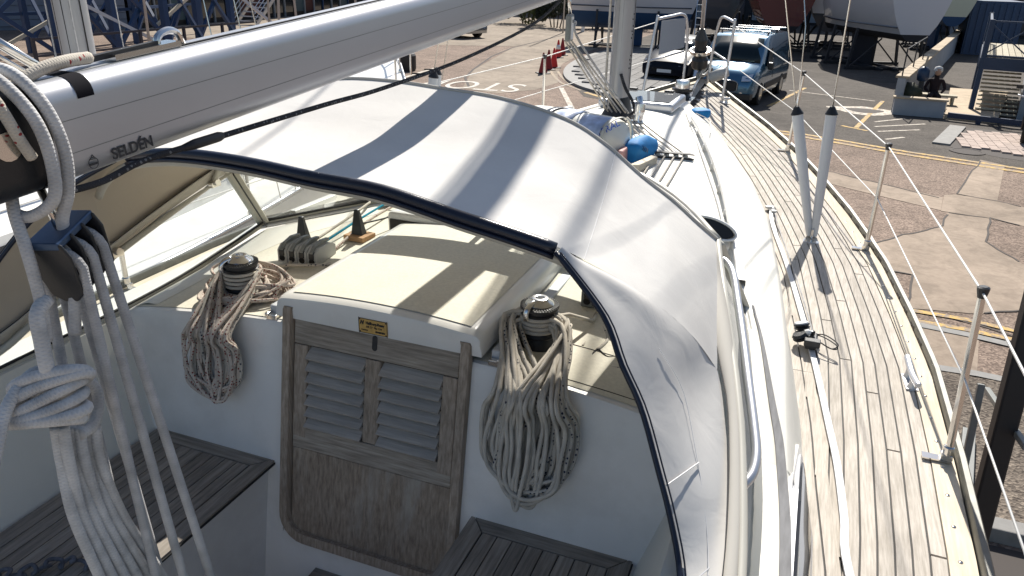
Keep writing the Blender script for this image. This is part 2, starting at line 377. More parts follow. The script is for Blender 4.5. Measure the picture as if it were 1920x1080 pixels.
M['rope_dark'] = rope_mat('rope_dark', (.045,.045,.05), (.2,.2,.2), 90, .25)
M['rope_spl'] = rope_mat('rope_spliced', (.6,.55,.47), (.35,.05,.05), 90, .2)
M['raft'] = mat('raft_canister', (.72,.70,.62), .35, var=.06, vscale=8)
M['pink'] = mat('pink_faded', (.6,.33,.3), .6)
M['tanwood'] = wood('tan_wood', (.35,.2,.1), (.5,.32,.18), 0)
# ------------------------------------------------------------------ ground
M['chips'] = ground_mat('ground_chips', (.10,.074,.060), (.36,.275,.22), 42)
M['tarmac'] = ground_mat('ground_tarmac', (.06,.052,.046), (.14,.125,.11), 50)
M['conc'] = ground_mat('ground_concrete', (.29,.23,.18), (.38,.31,.245), 14, chip=False, bump=.15)
M['conc2'] = ground_mat('ground_concrete_road', (.26,.215,.17), (.33,.28,.225), 14, chip=False, bump=.1)
M['darkgr'] = ground_mat('ground_gravel_dark', (.05,.04,.035), (.25,.21,.17), 40, bump=1)
M['kerb'] = mat('kerb_concrete', (.25,.245,.235), .8, var=.15, vscale=10)
M['yel'] = paint_mat('yellow_paint', (.58,.38,.11), .43)
M['yel_old'] = paint_mat('yellow_paint_worn', (.52,.40,.2), .5)
M['wht_old'] = paint_mat('white_paint_worn', (.6,.55,.47), .42)
M['brick'] = mat('paver_pink', (.44,.35,.30), .85, var=.2, vscale=2, obj_var=.12)
M['greybrick'] = mat('grey_cobble', (.17,.165,.16), .85, var=.3, vscale=4, obj_var=.15)
M['crack'] = mat('crack_filler', (.07,.06,.055), .9)
def sheet(name, polypx, mt, dz, world=None, name2=None):
    P = world if world else [gp(*p) for p in polypx]
    b = MB(); n = len(P); b.add([(p[0], p[1], GZ+dz) for p in P], [tuple(range(n))])
    return tag(obj(name, b, mt), kind='structure')
def stripe(name, pts, wd, mt, dz, px=True):
    P = [gp(*p) if px else Vector((p[0], p[1], GZ)) for p in pts]; b = MB(); rows = []
    for i, p in enumerate(P):
        d = (P[min(i+1, len(P)-1)]-P[max(i-1, 0)]); d.z = 0; d.normalize(); q = Vector((-d.y, d.x, 0))*wd/2
        rows.append([Vector((p.x+q.x, p.y+q.y, GZ+dz)), Vector((p.x-q.x, p.y-q.y, GZ+dz))])
    b.grid(rows); return tag(obj(name, b, mt), kind='structure')
g = MB(); g.add([(-700,-300,GZ), (700,-300,GZ), (700,900,GZ), (-700,900,GZ)], [(0,1,2,3)])
tag(obj('ground', g, M['chips']), kind='structure')
# grey tarmac car park beyond the double yellow line
sheet('car_park', None, M['tarmac'], .004, world=[(-5.6,22.0),(.2,19.25),(2.2,18.5),(4.4,17.65),(6.0,17.1),(40,8),(60,60),(14,80),(-9,80),(-9.0,44),(-8.6,34),(-7.9,27)])
# concrete road curving away
sheet('road', [(1000,205),(720,190),(718,150),(735,128),(800,95),(905,62),(960,50),(1130,58),(1190,58),(1060,118),(1046,142),(1075,160),(1110,175),(1060,166)], M['conc2'], .005,
      world=[(-9.6,21.6),(-11.2,26),(-13.1,35),(-13.5,46),(-14,80),(-10.4,80),(-10.1,50),(-9.3,33.6),(-8.9,30),(-8.1,27),(-7.3,24.6),(-7.4,22.6),(-8.2,21.2)])
stripe('road_joint', [(-9.44,21.8),(-10.6,24),(-11.3,26.3),(-12.5,31),(-13.15,35.2),(-13.5,46)], .09, M['crack'], .009, px=False)
sheet('concrete_apron', None, M['conc2'], .006, world=[(-26,30),(-13.3,36),(-13.5,60),(-40,60),(-40,30)])
# concrete slabs laid through the chippings
slabs = [[(1470,303),(1610,335),(1768,371),(1764,395),(1600,356),(1484,326)],
         [(1838,300),(1884,310),(1870,377),(1793,364)],
         [(1770,366),(1793,365),(1870,378),(1925,390),(1925,426),(1850,409),(1764,396)],
         [(1777,399),(1856,410),(1848,454),(1925,500),(1925,583),(1844,588),(1842,590),(1700,578),(1710,516),(1666,508),(1630,460),(1690,441),(1738,433),(1762,425)],
         [(1718,610),(1836,620),(1832,700),(1750,692)]]
for i, s_ in enumerate(slabs): sheet('concrete_slab', s_, M['conc'], .006)
for s_ in ([(1777,399),(1856,410),(1848,454),(1925,500)], [(1630,460),(1690,441),(1738,433),(1764,424),(1777,399)], [(1666,508),(1710,516),(1700,580)], [(1764,372),(1610,335),(1470,303)], [(1856,409),(1925,426)], [(1838,302),(1793,364),(1870,378),(1925,390)], [(1845,588),(1925,582)], [(1690,575),(1760,590),(1840,612),(1925,640)]):
    P = [gp(*p) for p in s_]; Q = []
    for i in range(len(P)-1):
        for k in range(6):
            q = P[i].lerp(P[i+1], k/6); q = q+Vector((noise.noise(q*3), noise.noise(q*3+Vector((5,0,0))), 0))*.045; Q.append((q.x, q.y))
    stripe('slab_crack', Q, .03, M['crack'], .011, px=False)
yl = [(-5.7,23.2),(-4,21.6),(-2,20.2),(.177,19.19),(.97,19.0),(2.21,18.45),(3.35,17.94),(4.4,17.6),(5.58,17.22),(8,16.4)]
stripe('yellow_line', yl, .17, M['yel'], .010, px=False)
stripe('yellow_line', [(x-.10, y-.34) for x, y in yl], .17, M['yel'], .010, px=False)
stripe('yellow_line', [(1690,580),(1810,600),(1925,627)], .10, M['yel'], .012)
stripe('yellow_line', [(1690,598),(1810,619),(1925,644)], .10, M['yel'], .012)
yl2 = [(-5.8,23.3),(-6.9,24.6),(-7.7,26.2),(-8.3,27.6)]
stripe('yellow_line', yl2, .11, M['yel_old'], .010, px=False)
stripe('yellow_line', [(x-.25,y-.1) for x, y in yl2], .11, M['yel_old'], .010, px=False)
stripe('kerb_line', [(1690,604),(1810,628),(1925,655)], .13, M['kerb'], .014)
stripe('kerb_line', [(1740,688),(1830,702),(1925,722)], .13, M['kerb'], .014)
sheet('gravel_patch', None, M['darkgr'], .007, world=[(2.0,6.28),(6,6.28),(6,3.8),(2.0,3.8)])
kb = MB(); kb.box((4.4,3.62,GZ+.06), (4.6,.16,.12)); tag(obj('kerb', kb, M['kerb'], bevel=.01), kind='structure')
sheet('drain_pit', None, M['crack'], .006, world=[(2.0,3.5),(6.5,3.5),(6.5,1.5),(2.0,1.5)])
for a in ([(1655,190),(1605,240)], [(1578,236),(1627,246)], [(1510,165),(1440,200)]): stripe('bay_marking', a, .12, M['yel'], .010)
for a in ([(1640,229),(1697,223)], [(1640,238),(1735,233)], [(1645,247),(1725,244)], [(1660,262),(1695,258)], [(1480,170),(1640,190)]): stripe('worn_marking', a, .09, M['wht_old'], .010)
stripe('white_line', [(1052,165),(1072,203)], .16, M['wht_old'], .012)
stripe('white_line', [(745,150),(815,128)], .16, M['wht_old'], .012)
# puddle stain and manhole
b = MB(); c = gp(1621,208); b.add([(c.x+1.0*math.cos(a)*(1+.2*math.sin(3*a)), c.y+.75*math.sin(a)*(1+.15*math.cos(4*a)), GZ+.008) for a in np.linspace(0, 2*PI, 24)[:-1]], [tuple(range(23))]); tag(obj('pale_stain', b, M['wht_old']), kind='structure')
b = MB(); b.add([(c.x+.5*math.cos(a)*(1+.2*math.sin(3*a)), c.y+.42*math.sin(a), GZ+.012) for a in np.linspace(0, 2*PI, 24)[:-1]], [tuple(range(23))]); tag(obj('dark_stain', b, M['crack']), kind='structure')
b = MB(); c = gp(1813,285); b.lathe([(.38,0),(.38,.012),(.30,.013),(.30,.008),(.0,.008)], (c.x, c.y, GZ+.008), seg=24)
tag(obj('manhole_cover', b, M['crack']), 'round concrete-rimmed manhole in dark tarmac beside the brick paving', 'manhole')
# STOP lettering, read from the far side
dirx = (gp(850,158)-gp(975,166)); dirx.normalize()
to = gp(890,160); to.z = GZ+.012
M['stopw'] = paint_mat('stop_paint', (.6,.56,.5), .36)
st = text_mesh('STOP', 1.5, M['stopw'], 'stop_marking', None, frame_mat(to, dirx, -Vector((-dirx.y, dirx.x, 0)) if Vector((-dirx.y, dirx.x, 0)).y > 0 else Vector((-dirx.y, dirx.x, 0))) @ Matrix.Diagonal((.95, 1.75, 1, 1)), extrude=.001)
tag(st, kind='structure')
# brick pavers near the motorcycle
A0, A1, A2 = Vector((4.05,19.3)), Vector((4.75,22.1)), Vector((9.0,21.0))
tag(sheet('paving_base', None, M['crack'], .008, world=[(4.05,19.3),(4.75,22.3),(9.5,21.4),(9,17.2),(5.3,18.3)]), kind='structure')
pav = bpy.data.objects.new('brick_paving', None); COL.objects.link(pav); pav.location = (4.3,19.2,GZ+.008); pav['kind'] = 'structure'
b = MB(); b.box((0,0,.02), (.19,.28,.04)); pb = obj('brick', b, M['brick'], pav, local=True, bevel=.008, bseg=1)
cnt = 0; first = True
for j in range(14):
    for i in range(24):
        x = .42+i*.2; y = -1.1+j*.295+(.147 if i % 2 else 0) + .0*x
        wx, wy = 4.3+x, 19.2+y
        if wy < 19.3-(wx-4.05)*.52+.25 or wy > 22.2-(wx-4.75)*.18 or wx < 4.5+(wy-19.3)*.24: continue
        if cnt >= 250: continue
        if first: pb.location = (x, y, 0); first = False
        else: share('brick', pb, (x, y, rnd.uniform(-.003,.003)), pav, rnd.uniform(-.02,.02))
        cnt += 1
b = MB(); b.prism([(4.0,19.3),(4.38,19.2),(5.1,22.1),(4.72,22.2)], GZ+.004, GZ+.05); tag(obj('kerb_edging', b, M['kerb'], bevel=.01), kind='structure')
# grey cobble island by the mast
isl = bpy.data.objects.new('cobble_island', None); COL.objects.link(isl); isl.location = (-6.2,27,GZ+.004); isl['kind'] = 'structure'
ipoly = [(p.x, p.y) for p in crom([gp(1155,186), gp(1120,176), gp(1085,165), gp(1062,152), gp(1056,138), gp(1066,124), gp(1090,111), gp(1125,100), gp(1180,88)], 5)]+[(-4.4,38),(-3.8,30),(-3.4,25)]
b = MB(); b.prism([(x, y) for x, y in ipoly], GZ+.005, GZ+.09); tag(obj('island_base', b, M['kerb'], isl), kind='structure')
def inpoly(x, y, P):
    c = False; j = len(P)-1
    for i in range(len(P)):
        if (P[i][1] > y) != (P[j][1] > y) and x < (P[j][0]-P[i][0])*(y-P[i][1])/(P[j][1]-P[i][1])+P[i][0]: c = not c
        j = i
    return c
b = MB(); b.box((0,0,0), (.38,.58,.05)); cb = None; k = 0
for j in range(26):
    for i in range(15):
        x = -9+i*.4; y = 22.6+j*.6+(.3 if i % 2 else 0)
        if inpoly(x-.45, y-.2, ipoly) and inpoly(x-.3, y+.35, ipoly) and inpoly(x+.2, y+.3, ipoly) and inpoly(x, y-.3, ipoly) and k < 260:
            l = (x+6.2, y-27, .11)
            if cb is None: cb = obj('cobble', b, M['greybrick'], isl, local=True); cb.location = l
            else: share('cobble', cb, l, isl)
            k += 1
# ================================================================== THE YACHT
yacht = thing('sailing_yacht', 'white sailing yacht with teak side deck, slatted companionway door and fixed windscreen, in the foreground', 'yacht', (0,0,0))
TOEY = [-2.4,-.5,.17,.72,1.38,1.9,2.58,2.94,3.4,4.06,4.72,5.35,5.8,6.2,6.6,6.9,7.1,7.18]
TOEX = [1.66,1.79,1.82,1.825,1.81,1.76,1.68,1.61,1.50,1.31,1.10,.84,.63,.44,.26,.12,.04,.01]
def toex(y): return interp(y, TOEY, TOEX)
def deckz(x, y): return interp(y, [-2.4,.7,2.8,4.7,6.8,7.3], [.10,.12,.165,.30,.50,.54])
INY = [-2.4,-.6,-.01,.43,.75,1.38,2.25,2.91,3.47,4.16,4.72,5.2,5.5,5.62]
INX = [1.36,1.385,1.374,1.337,1.316,1.246,1.13,.99,.835,.64,.46,.28,.12,0.]
def innx(y): return interp(y, INY, INX) if y < 5.62 else 0
def zc(y): return interp(y, [-.2,.06,1,2,3.1,4.2,5,5.45,5.6], [.50,.51,.56,.65,.73,.70,.62,.50,.40])
def xe(y): return max(innx(y)-interp(y,[0,3,5.6],[.10,.09,.05]), 0.001)
def ze(y): return min(interp(y, [-2.4,0,1,3,4.5,5.3,5.6], [.33,.37,.43,.47,.47,.44,.38]), zc(y))
def roofz(x, y):
    e = xe(y); a = min(abs(x)/e, 1.0)
    return zc(y)-(zc(y)-ze(y))*a**2.4
# hull
ys = np.concatenate([np.linspace(-2.4,5,24), np.linspace(5.2,7.18,14)])
rows = []
for y in ys:
    X = toex(y); dz = deckz(0,y); r = []
    for t in np.linspace(-1, 1, 33):
        a = abs(t); s = -1 if t < 0 else 1
        dep = interp(y, [-2.4,0,3,6,7.0,7.18], [.9,1.35,1.45,1.2,.55,.1])
        x = X*(math.sin(a*PI/2))**.55; z = dz-.015-dep*(1-a)**.75*1.0 - (0)
        if a > .98: x = X-.004
        r.append((s*x, y, z))
    rows.append(r)
b = MB(); b.grid(rows); b.f.append(tuple(range(33))); obj('hull', b, M['gel'], yacht, smooth=True, auto=.6)
b = MB(); b.grid([[(s*.12*math.sin(PI*t), 1.0+2.2*t, z) for t in np.linspace(0.02,.98,9)] for z in (-1.1,-1.95) for s in (1,)]); b.grid([[(-.12*math.sin(PI*t), 1.0+2.2*t, z) for t in np.linspace(0.02,.98,9)] for z in (-1.1,-1.95)])
obj('keel', b, M['gel'], yacht, smooth=True)
# deck substrate (black caulk bed)
def deckstrip(s):
    rows = []
    for y in np.linspace(-2.4, 7.15, 70):
        X = toex(y)-.012; I = max(innx(y)-.02, 0)
        if X <= I: I = max(X-.01, 0)
        rows.append([(s*(I+(X-I)*t), y, deckz(0,y)-.006) for t in (0,.5,1)])
    return rows
b = MB(); b.grid(deckstrip(1)); b.grid(deckstrip(-1)); deck = obj('deck', b, M['caulk'], yacht)
# covering board and planks
def offs(d, y):  # point on the curve d inboard of the toe rail at station y
    e = .05; dx = (toex(y+e)-toex(y-e))/(2*e); L = math.hypot(dx, 1)
    return Vector((toex(y)-d/L, y+d*dx/L, 0))
def plank(seg, s, name, mt, z0=.0, hgt=.006, lab=None):
    b = MB(); rows = []
    for (o, i) in seg:
        zz = deckz(0, o.y)+z0
        rows.append([(s*o.x, o.y, zz-hgt), (s*o.x, o.y, zz), (s*i.x, i.y, zz), (s*i.x, i.y, zz-hgt)])
    b.grid(rows, True); n = len(rows)
    b.f.append((0,1,2,3)); b.f.append(tuple(4*(n-1)+k for k in (3,2,1,0)))
    return obj(name, b, mt, deck, label=lab)
for s in (1, -1):
    seg = [(offs(.016, y), offs(.088, y)) for y in np.linspace(-2.3, 7.0, 60)]
    seg = [(o, i if i.x > .01 else Vector((.01, i.y, 0))) for o, i in seg if o.x > .02]
    plank(seg, s, 'covering_board', M['teak_edge'], .003, .01)
PW, GAP = .0455, .0062
step = .13
for s in (1, -1):
    for k in range(40):
        d0 = .092+k*PW; d1 = d0+PW-GAP
        cur = []; segs = []; nextb = -2.3+rnd.uniform(.4, 1.9)
        for y in np.arange(-2.4, 7.0, step):
            o, i = offs(d0, y), offs(d1, y)
            inner = innx(i.y)+.032 if i.y < 5.62 else .045
            if i.y > 5.1: inner = max(.045, innx(i.y)+.05)
            ok = i.x > inner and o.x > inner+.01
            if ok: cur.append((o, i))
            if (not ok or y > nextb) and cur:
                if len(cur) > 1: segs.append(cur)
                if ok:
                    o2, i2 = Vector(cur[-1][0]), Vector(cur[-1][1]); o2.y += .009; i2.y += .009
                    cur = [(o2, i2)]; nextb = y+rnd.uniform(1.5, 2.6)
                else: cur = []
        if len(cur) > 1: segs.append(cur)
        for sg in segs:
            if s < 0 and False: continue
            plank(sg, s, 'plank', M['teak'])
# margin planks against the coachroof
for s in (1, -1):
    for j, (a, c2) in enumerate([(-.02, .036), (.042, .080)]):
        yy = np.linspace(-2.3, 5.3, 60)
        seg = [(Vector((innx(y)+c2, y, 0)), Vector((innx(y)+a, y, 0))) for y in yy]
        m0 = 0
        for cut in (14, 27, 41, 59):
            plank(seg[m0:cut+1], s, 'margin_plank', M['teak'], .0005); m0 = cut
            seg[m0] = (seg[m0][0]+Vector((0,.004,0)), seg[m0][1]+Vector((0,.004,0)))
b = MB(); b.box((0, 6.35, deckz(0,6.35)+.001), (.08, 1.4, .008), rot=Matrix.Rotation(math.atan(.1), 3, 'X')); obj('king_plank', b, M['teak'], deck)
# bolts in the covering board
b = MB(); b.lathe([(.0,.0021),(.006,.002),(.0075,0)], (0,0,0), seg=8); bolt = None
for s in (1,):
    for y in np.arange(-.6, 3.4, .16):
        p = offs(.058, y); l = (s*p.x, p.y, deckz(0,p.y)+.003)
        if bolt is None: bolt = obj('bolt', b, M['steel'], deck, local=True, smooth=True); bolt.location = l
        else: share('bolt', bolt, l, deck)
# toe rail: aluminium extrusion, one per side, with slots
for s in (1, -1):
    prof = [(-.012,0),(-.012,.028),(-.008,.036),(.008,.038),(.014,.030),(.010,.022),(.010,-.03)]
    rows = []
    for y in np.linspace(-2.4, 7.14, 90):
        c = offs(0, y); n_ = Vector((offs(0,y).x-offs(.01,y).x, offs(0,y).y-offs(.01,y).y, 0)).normalized()
        rows.append([(s*(c.x+n_.x*a), c.y+n_.y*a, deckz(0,y)+h) for a, h in prof])
    b = MB(); b.grid(rows); tr = obj('toe_rail', b, M['toe'], yacht, smooth=True, auto=.5)
    if s == 1:
        b = MB()
        for y in np.arange(1.6, 6.9, .17):
            c = offs(.0128, y); c2 = offs(.0128, y+.07); z = deckz(0,y)+.013
            b.bar((c.x, c.y, z), (c2.x, c2.y, z), .002, .016)
        obj('slot', b, M['caulk'], tr, kind='stuff')
# coachroof (hole free sheet) with sides
def coach_rows(y0, y1, n):
    rows = []
    for y in np.linspace(y0, y1, n):
        I, e = innx(y), xe(y); r = []
        zb = deckz(0,y)-.01
        pr_ = [(I+.006, zb), (I, zb+.02), (e+(I-e)*.6, ze(y)*.45+zb*.55), (e+(I-e)*.22, ze(y)*.9+zb*.1), (e+(I-e)*.06, ze(y)-.006)]
        L_ = [(-a, y, h) for a, h in pr_]
        R_ = [(a, y, h) for a, h in reversed(pr_)]
        mid = [(e*t, y, roofz(e*t, y)+.0) for t in np.linspace(-1, 1, 31)]
        rows.append(L_+mid+R_)
    return rows
b = MB(); b.grid(coach_rows(.07, 5.615, 80)); coach = obj('coachroof', b, M['roof'], yacht, smooth=True, auto=.7)
# coamings continue the coachroof side aft, outside the cockpit
for s in (1, -1):
    rows = []
    for y in np.linspace(-2.4, .075, 14):
        I, e = innx(y), innx(y)-.10; zb = deckz(0,y)-.01; zt = ze(y)
        rows.append([(s*(I+.006), y, zb), (s*I, y, zb+.02), (s*(e+.06), y, zt*.45+zb*.55), (s*(e+.02), y, zt*.9+zb*.1), (s*e, y, zt), (s*1.12, y, roofz(1.12,y)), (s*1.05, y, roofz(1.05,y)), (s*1.03, y, roofz(1.03,y)-.008), (s*.99, y, .25), (s*.92, y, .03), (s*.9, y, -.02)])
    b = MB(); b.grid(rows); obj('coaming', b, M['roof'], yacht, smooth=True, auto=.6)
# non-skid winch deck inside the windscreen
def by(z): return -.03+.17*z
rows = []
for y in np.linspace(.075, .86, 12):
    rows.append([(x, y, roofz(x, y)+.005) for x in np.linspace(-1.02, 1.02, 41)])
b = MB(); b.grid(rows); obj('winch_deck', b, M['cream'], yacht, smooth=True)
rows = []
for y in np.linspace(.86, 1.5, 8):
    k = interp(y, [.86,1.0,1.5], [1.02,1.0,.62]); rows.append([(x*k, y, roofz(x*k, y)+.005) for x in np.linspace(-1, 1, 41)])
b = MB(); b.grid(rows); obj('winch_deck_forward', b, M['cream'], yacht, smooth=True)
# raised sloping moulding beside the winch deck
for s in (1, -1):
    b = MB(); b.grid([[(s*.93, .09, roofz(.93,.09)+.006), (s*.93,.45,roofz(.93,.45)+.006), (s*.86,.80,roofz(.86,.8)+.006), (s*.62,1.14,roofz(.62,1.14)+.006)],
                      [(s*.975, .09, roofz(.975,.09)+.012), (s*.975,.45,roofz(.975,.45)+.02), (s*.90,.84,roofz(.9,.84)+.045), (s*.66,1.2,roofz(.66,1.2)+.02)],
                      [(s*1.04, .09, .428), (s*1.04,.45,.452), (s*1.02,.84,.505), (s*.76,1.14,.54)]])
    obj('side_moulding', b, M['roof'], yacht, smooth=True)
# cockpit: bulkhead with doorway, seats, footwell
DX = .335
bk = MB()
def bq(x0, x1, z0f, z1f, n=10):
    rows = [[(x, by(z0f(x)), z0f(x)) for x in np.linspace(x0, x1, n)], [(x, by((z0f(x)+z1f(x))/2), (z0f(x)+z1f(x))/2) for x in np.linspace(x0, x1, n)],
            [(x, by(z1f(x)-.02), z1f(x)-.02) for x in np.linspace(x0, x1, n)], [(x, by(z1f(x))+.006, z1f(x)-.004) for x in np.linspace(x0, x1, n)], [(x, .085, z1f(x)) for x in np.linspace(x0, x1, n)]]
    bk.grid(rows)
top = lambda x: roofz(x, .085)+.004
bq(-1.03, -DX, lambda x: -.52, top); bq(DX, 1.03, lambda x: -.52, top); bq(-DX, DX, lambda x: -.52, lambda x: -.235, 6)
obj('bulkhead', bk, M['cockpit'], yacht, smooth=True, auto=.5)
b = MB(); b.add([(-.42,-2.4,-.5), (.42,-2.4,-.5), (.42,.0,-.5), (-.42,.0,-.5)], [(0,1,2,3)]); obj('cockpit_sole', b, M['teak_c'], yacht)
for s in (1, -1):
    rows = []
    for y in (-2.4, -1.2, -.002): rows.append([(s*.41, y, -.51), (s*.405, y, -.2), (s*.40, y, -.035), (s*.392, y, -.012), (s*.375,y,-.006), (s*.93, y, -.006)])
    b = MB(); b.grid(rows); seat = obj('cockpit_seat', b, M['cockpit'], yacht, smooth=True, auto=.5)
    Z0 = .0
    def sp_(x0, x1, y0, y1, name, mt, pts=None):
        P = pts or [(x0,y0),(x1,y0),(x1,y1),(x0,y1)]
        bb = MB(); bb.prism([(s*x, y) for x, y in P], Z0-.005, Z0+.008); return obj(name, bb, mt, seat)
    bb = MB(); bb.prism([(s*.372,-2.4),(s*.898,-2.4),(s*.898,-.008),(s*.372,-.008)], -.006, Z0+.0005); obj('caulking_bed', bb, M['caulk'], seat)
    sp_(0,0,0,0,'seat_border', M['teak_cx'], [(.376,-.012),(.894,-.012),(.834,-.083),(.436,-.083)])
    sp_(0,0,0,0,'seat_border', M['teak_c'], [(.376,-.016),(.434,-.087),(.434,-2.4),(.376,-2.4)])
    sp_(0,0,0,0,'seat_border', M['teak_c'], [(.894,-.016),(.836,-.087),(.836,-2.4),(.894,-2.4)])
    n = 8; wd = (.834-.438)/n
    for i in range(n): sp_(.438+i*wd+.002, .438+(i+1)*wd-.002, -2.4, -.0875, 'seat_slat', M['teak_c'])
# foot step in the footwell
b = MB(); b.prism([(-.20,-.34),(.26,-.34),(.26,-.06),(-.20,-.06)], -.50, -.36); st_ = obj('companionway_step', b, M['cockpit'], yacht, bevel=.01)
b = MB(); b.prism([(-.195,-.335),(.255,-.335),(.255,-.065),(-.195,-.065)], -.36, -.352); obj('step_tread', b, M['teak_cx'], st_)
# companionway door
def dp(x, z, o=0): # point on the leaning bulkhead plane, o metres towards the cockpit
    return Vector((x, by(z)-o, z+o*.17))
def dbox(mb, x0, x1, z0, z1, o0, o1):
    vs = [dp(x, z, o) for x in (x0, x1) for o in (o0, o1) for z in (z0, z1)]
    return mb.add(vs, [(0,1,3,2),(4,6,7,5),(0,4,5,1),(2,3,7,6),(0,2,6,4),(1,5,7,3)])
b = MB(); dbox(b, -.318, .318, -.24, .55, -.05, -.024); door = obj('companionway_door', b, M['caulk'], yacht)
def dobj(name, mt, *a, bev=.002, par=None):
    b = MB(); dbox(b, *a); return obj(name, b, mt, par or door, bevel=bev, bseg=1)
dobj('top_rail', M['door_h'], -.298, .298, .452, .545, -.025, .008)
dobj('side_stile', M['door_v'], -.298, -.247, .125, .449, -.025, .008); dobj('side_stile', M['door_v'], .247, .298, .125, .449, -.025, .008)
dobj('centre_stile', M['door_v'], -.028, .028, .165, .449, -.025, .008)
dobj('middle_rail', M['door_h'], -.298, .298, .085, .162, -.025, .007)
dobj('door_panel', M['door_p'], -.298, .298, -.232, .083, -.025, .004)
for x0, x1 in ((-.246, -.029), (.029, .246)):
    for k in range(7):
        z0 = .170+k*.0397; b = MB()
        P = [(z0-.003, .018), (z0+.003, .0245), (z0+.035, -.012), (z0+.029, -.018)]
        vs = [dp(x, z, o) for x in (x0+.001, x1-.001) for z, o in P]; b.add(vs, [(0,1,2,3)[::-1], (4,5,6,7), (0,4,5,1), (1,5,6,2), (2,6,7,3), (3,7,4,0)])
        obj('louvre_slat', b, M['slat'], door)
b = MB(); b.add([dp(.004+.0095*math.cos(a), .506+(.016 if math.sin(a) > 0 else -.016)+.0095*math.sin(a), .0088) for a in np.linspace(0, 2*PI, 24)[:-1]], [tuple(range(23))]); obj('keyhole', b, M['rubber'], door)
# door frame runs down both sides and round the bottom corners
def framecurve(xo, r):
    P = [(-xo+.004,.572),(-xo, .562)]; P += [(-xo, z) for z in np.linspace(.4, -.16, 6)]
    P += [(-xo+r-r*math.cos(a), -.16-r*math.sin(a)) for a in np.linspace(.2, PI/2, 6)]
    P += [(0, -.16-r)]
    return P+[(-x, z) for x, z in reversed(P[:-1])]
fo, fi = framecurve(.338, .10), framecurve(.303, .065)
rows = [[dp(x, z, 0.0) for x, z in fo], [dp(x, z, .016) for x, z in fo], [dp(x*.99, z, .024) for x, z in fo], [dp(x*1.01, z, .024) for x, z in fi], [dp(x, z, .016) for x, z in fi], [dp(x, z, -.01) for x, z in fi]]
b = MB(); b.grid(rows); b.f.append(tuple(i*len(fo) for i in range(6))); b.f.append(tuple(i*len(fo)+len(fo)-1 for i in range(6)))
obj('door_frame', b, M['door_v'], yacht, smooth=True, auto=.5)
# sliding hatch: cambered top, rolled edges, front lip
def hz_(x, y): return .605+.012*(y-.03)+.022*(1-(x/.37)**2)
rows = []
prof = [(-.370,.534),(-.370,.568),(-.363,.594),(-.350,.606)]+[(x, None) for x in np.linspace(-.33,.33,15)]+[(.350,.606),(.363,.594),(.370,.568),(.370,.534)]
for y in (.050, .055, .070, .095, .3, .6, .86, .875):
    r = []
    dr = {.050:.022, .055:.01, .070:.002}.get(y, 0)
    for x, z in prof:
        zz = hz_(x, y) if z is None else z+.012*(y-.03)
        if zz > .55: zz -= dr
        r.append((x, y, zz))
    rows.append(r)
b = MB(); b.grid(rows)
b.f.append(tuple(range(len(prof)))); b.f.append(tuple(range(7*len(prof), 8*len(prof)))[::-1])
hatch = obj('sliding_hatch', b, M['gel'], yacht, smooth=True, auto=.6)
rows = [[(x, y, hz_(x, y)+.0025) for x in np.linspace(-.32,.32,15)] for y in (.085,.3,.6,.85)]
b = MB(); b.grid(rows); obj('nonskid_panel', b, M['cream'], hatch, smooth=True)
for s in (1,-1):
    b = MB(); b.prism([(s*.385,.09),(s*.425,.09),(s*.425,1.0),(s*.385,1.0)], .49, .545); obj('hatch_slide', b, M['greytube'], yacht, bevel=.004)
    b = MB(); b.box((s*.405,.075,.51),(.04,.02,.025)); b.box((s*.42,.075,.522),(.012,.03,.012)); obj('slide_end_bracket', b, M['steel'], yacht, bevel=.002)
b = MB(); b.prism([(-.43,.885),(.43,.885),(.36,1.38),(-.36,1.38)], .50, .655); obj('hatch_garage', b, M['gel'], yacht, bevel=.02, bseg=3)
b = MB(); b.tube([(x, .30+.02*(x-.55), roofz(x,.30)+.006) for x in np.linspace(.55,1.0,10)], .0012, 4); b.tube([(x, .10+.02*(x-.55), roofz(x,.10)+.006) for x in np.linspace(.62,1.0,10)], .0012, 4); obj('deck_seam', b, M['caulk'], yacht, kind='stuff')
b = MB(); b.box((0,.884,.60),(.82,.012,.05)); obj('garage_seal', b, M['rubber'], yacht)
# maker's plate on the hatch lip
pl = MB(); o_ = Vector((.0,.0135,.553)); pl.box((0,.0485,.563),(.104,.002,.050)); plate = obj('makers_plate', pl, M['plate'], hatch, bevel=.001)
pb_ = MB()
for (cx, cz, w_, h_) in ((0,.0272,.102,.0016),(0,-.0272,.102,.0016),(-.0505,0,.0016,.055),(.0505,0,.0016,.055)): pb_.box((cx,.0468,.563+cz*.9),(w_,.0008,h_))
for sx in (-1,1):
    for sz in (-1,1): pb_.box((sx*.0465,.0468,.563+sz*.021),(.004,.0008,.004))
obj('plate_border', pb_, M['ink'], plate)
FM = lambda x, z: frame_mat((x, .0464, .563+(z-.5535)*.88), (1,0,0), (0,0,1))
text_mesh('Hallberg-Rassy', .0135, M['ink'], 'plate_lettering', plate, FM(.008,.566), bold=.0004, sx=.82)
text_mesh('HR 37  No 134', .0105, M['ink'], 'plate_lettering', plate, FM(.004,.551), sx=.85)
text_mesh('MADE IN', .006, M['ink'], 'plate_lettering', plate, FM(-.03,.5375)); text_mesh('SWEDEN', .0085, M['ink'], 'plate_lettering', plate, FM(.026,.5365), bold=.0003)
text_mesh('H', .016, M['ink'], 'plate_lettering', plate, FM(-.040,.566), bold=.0012, shear=.3)
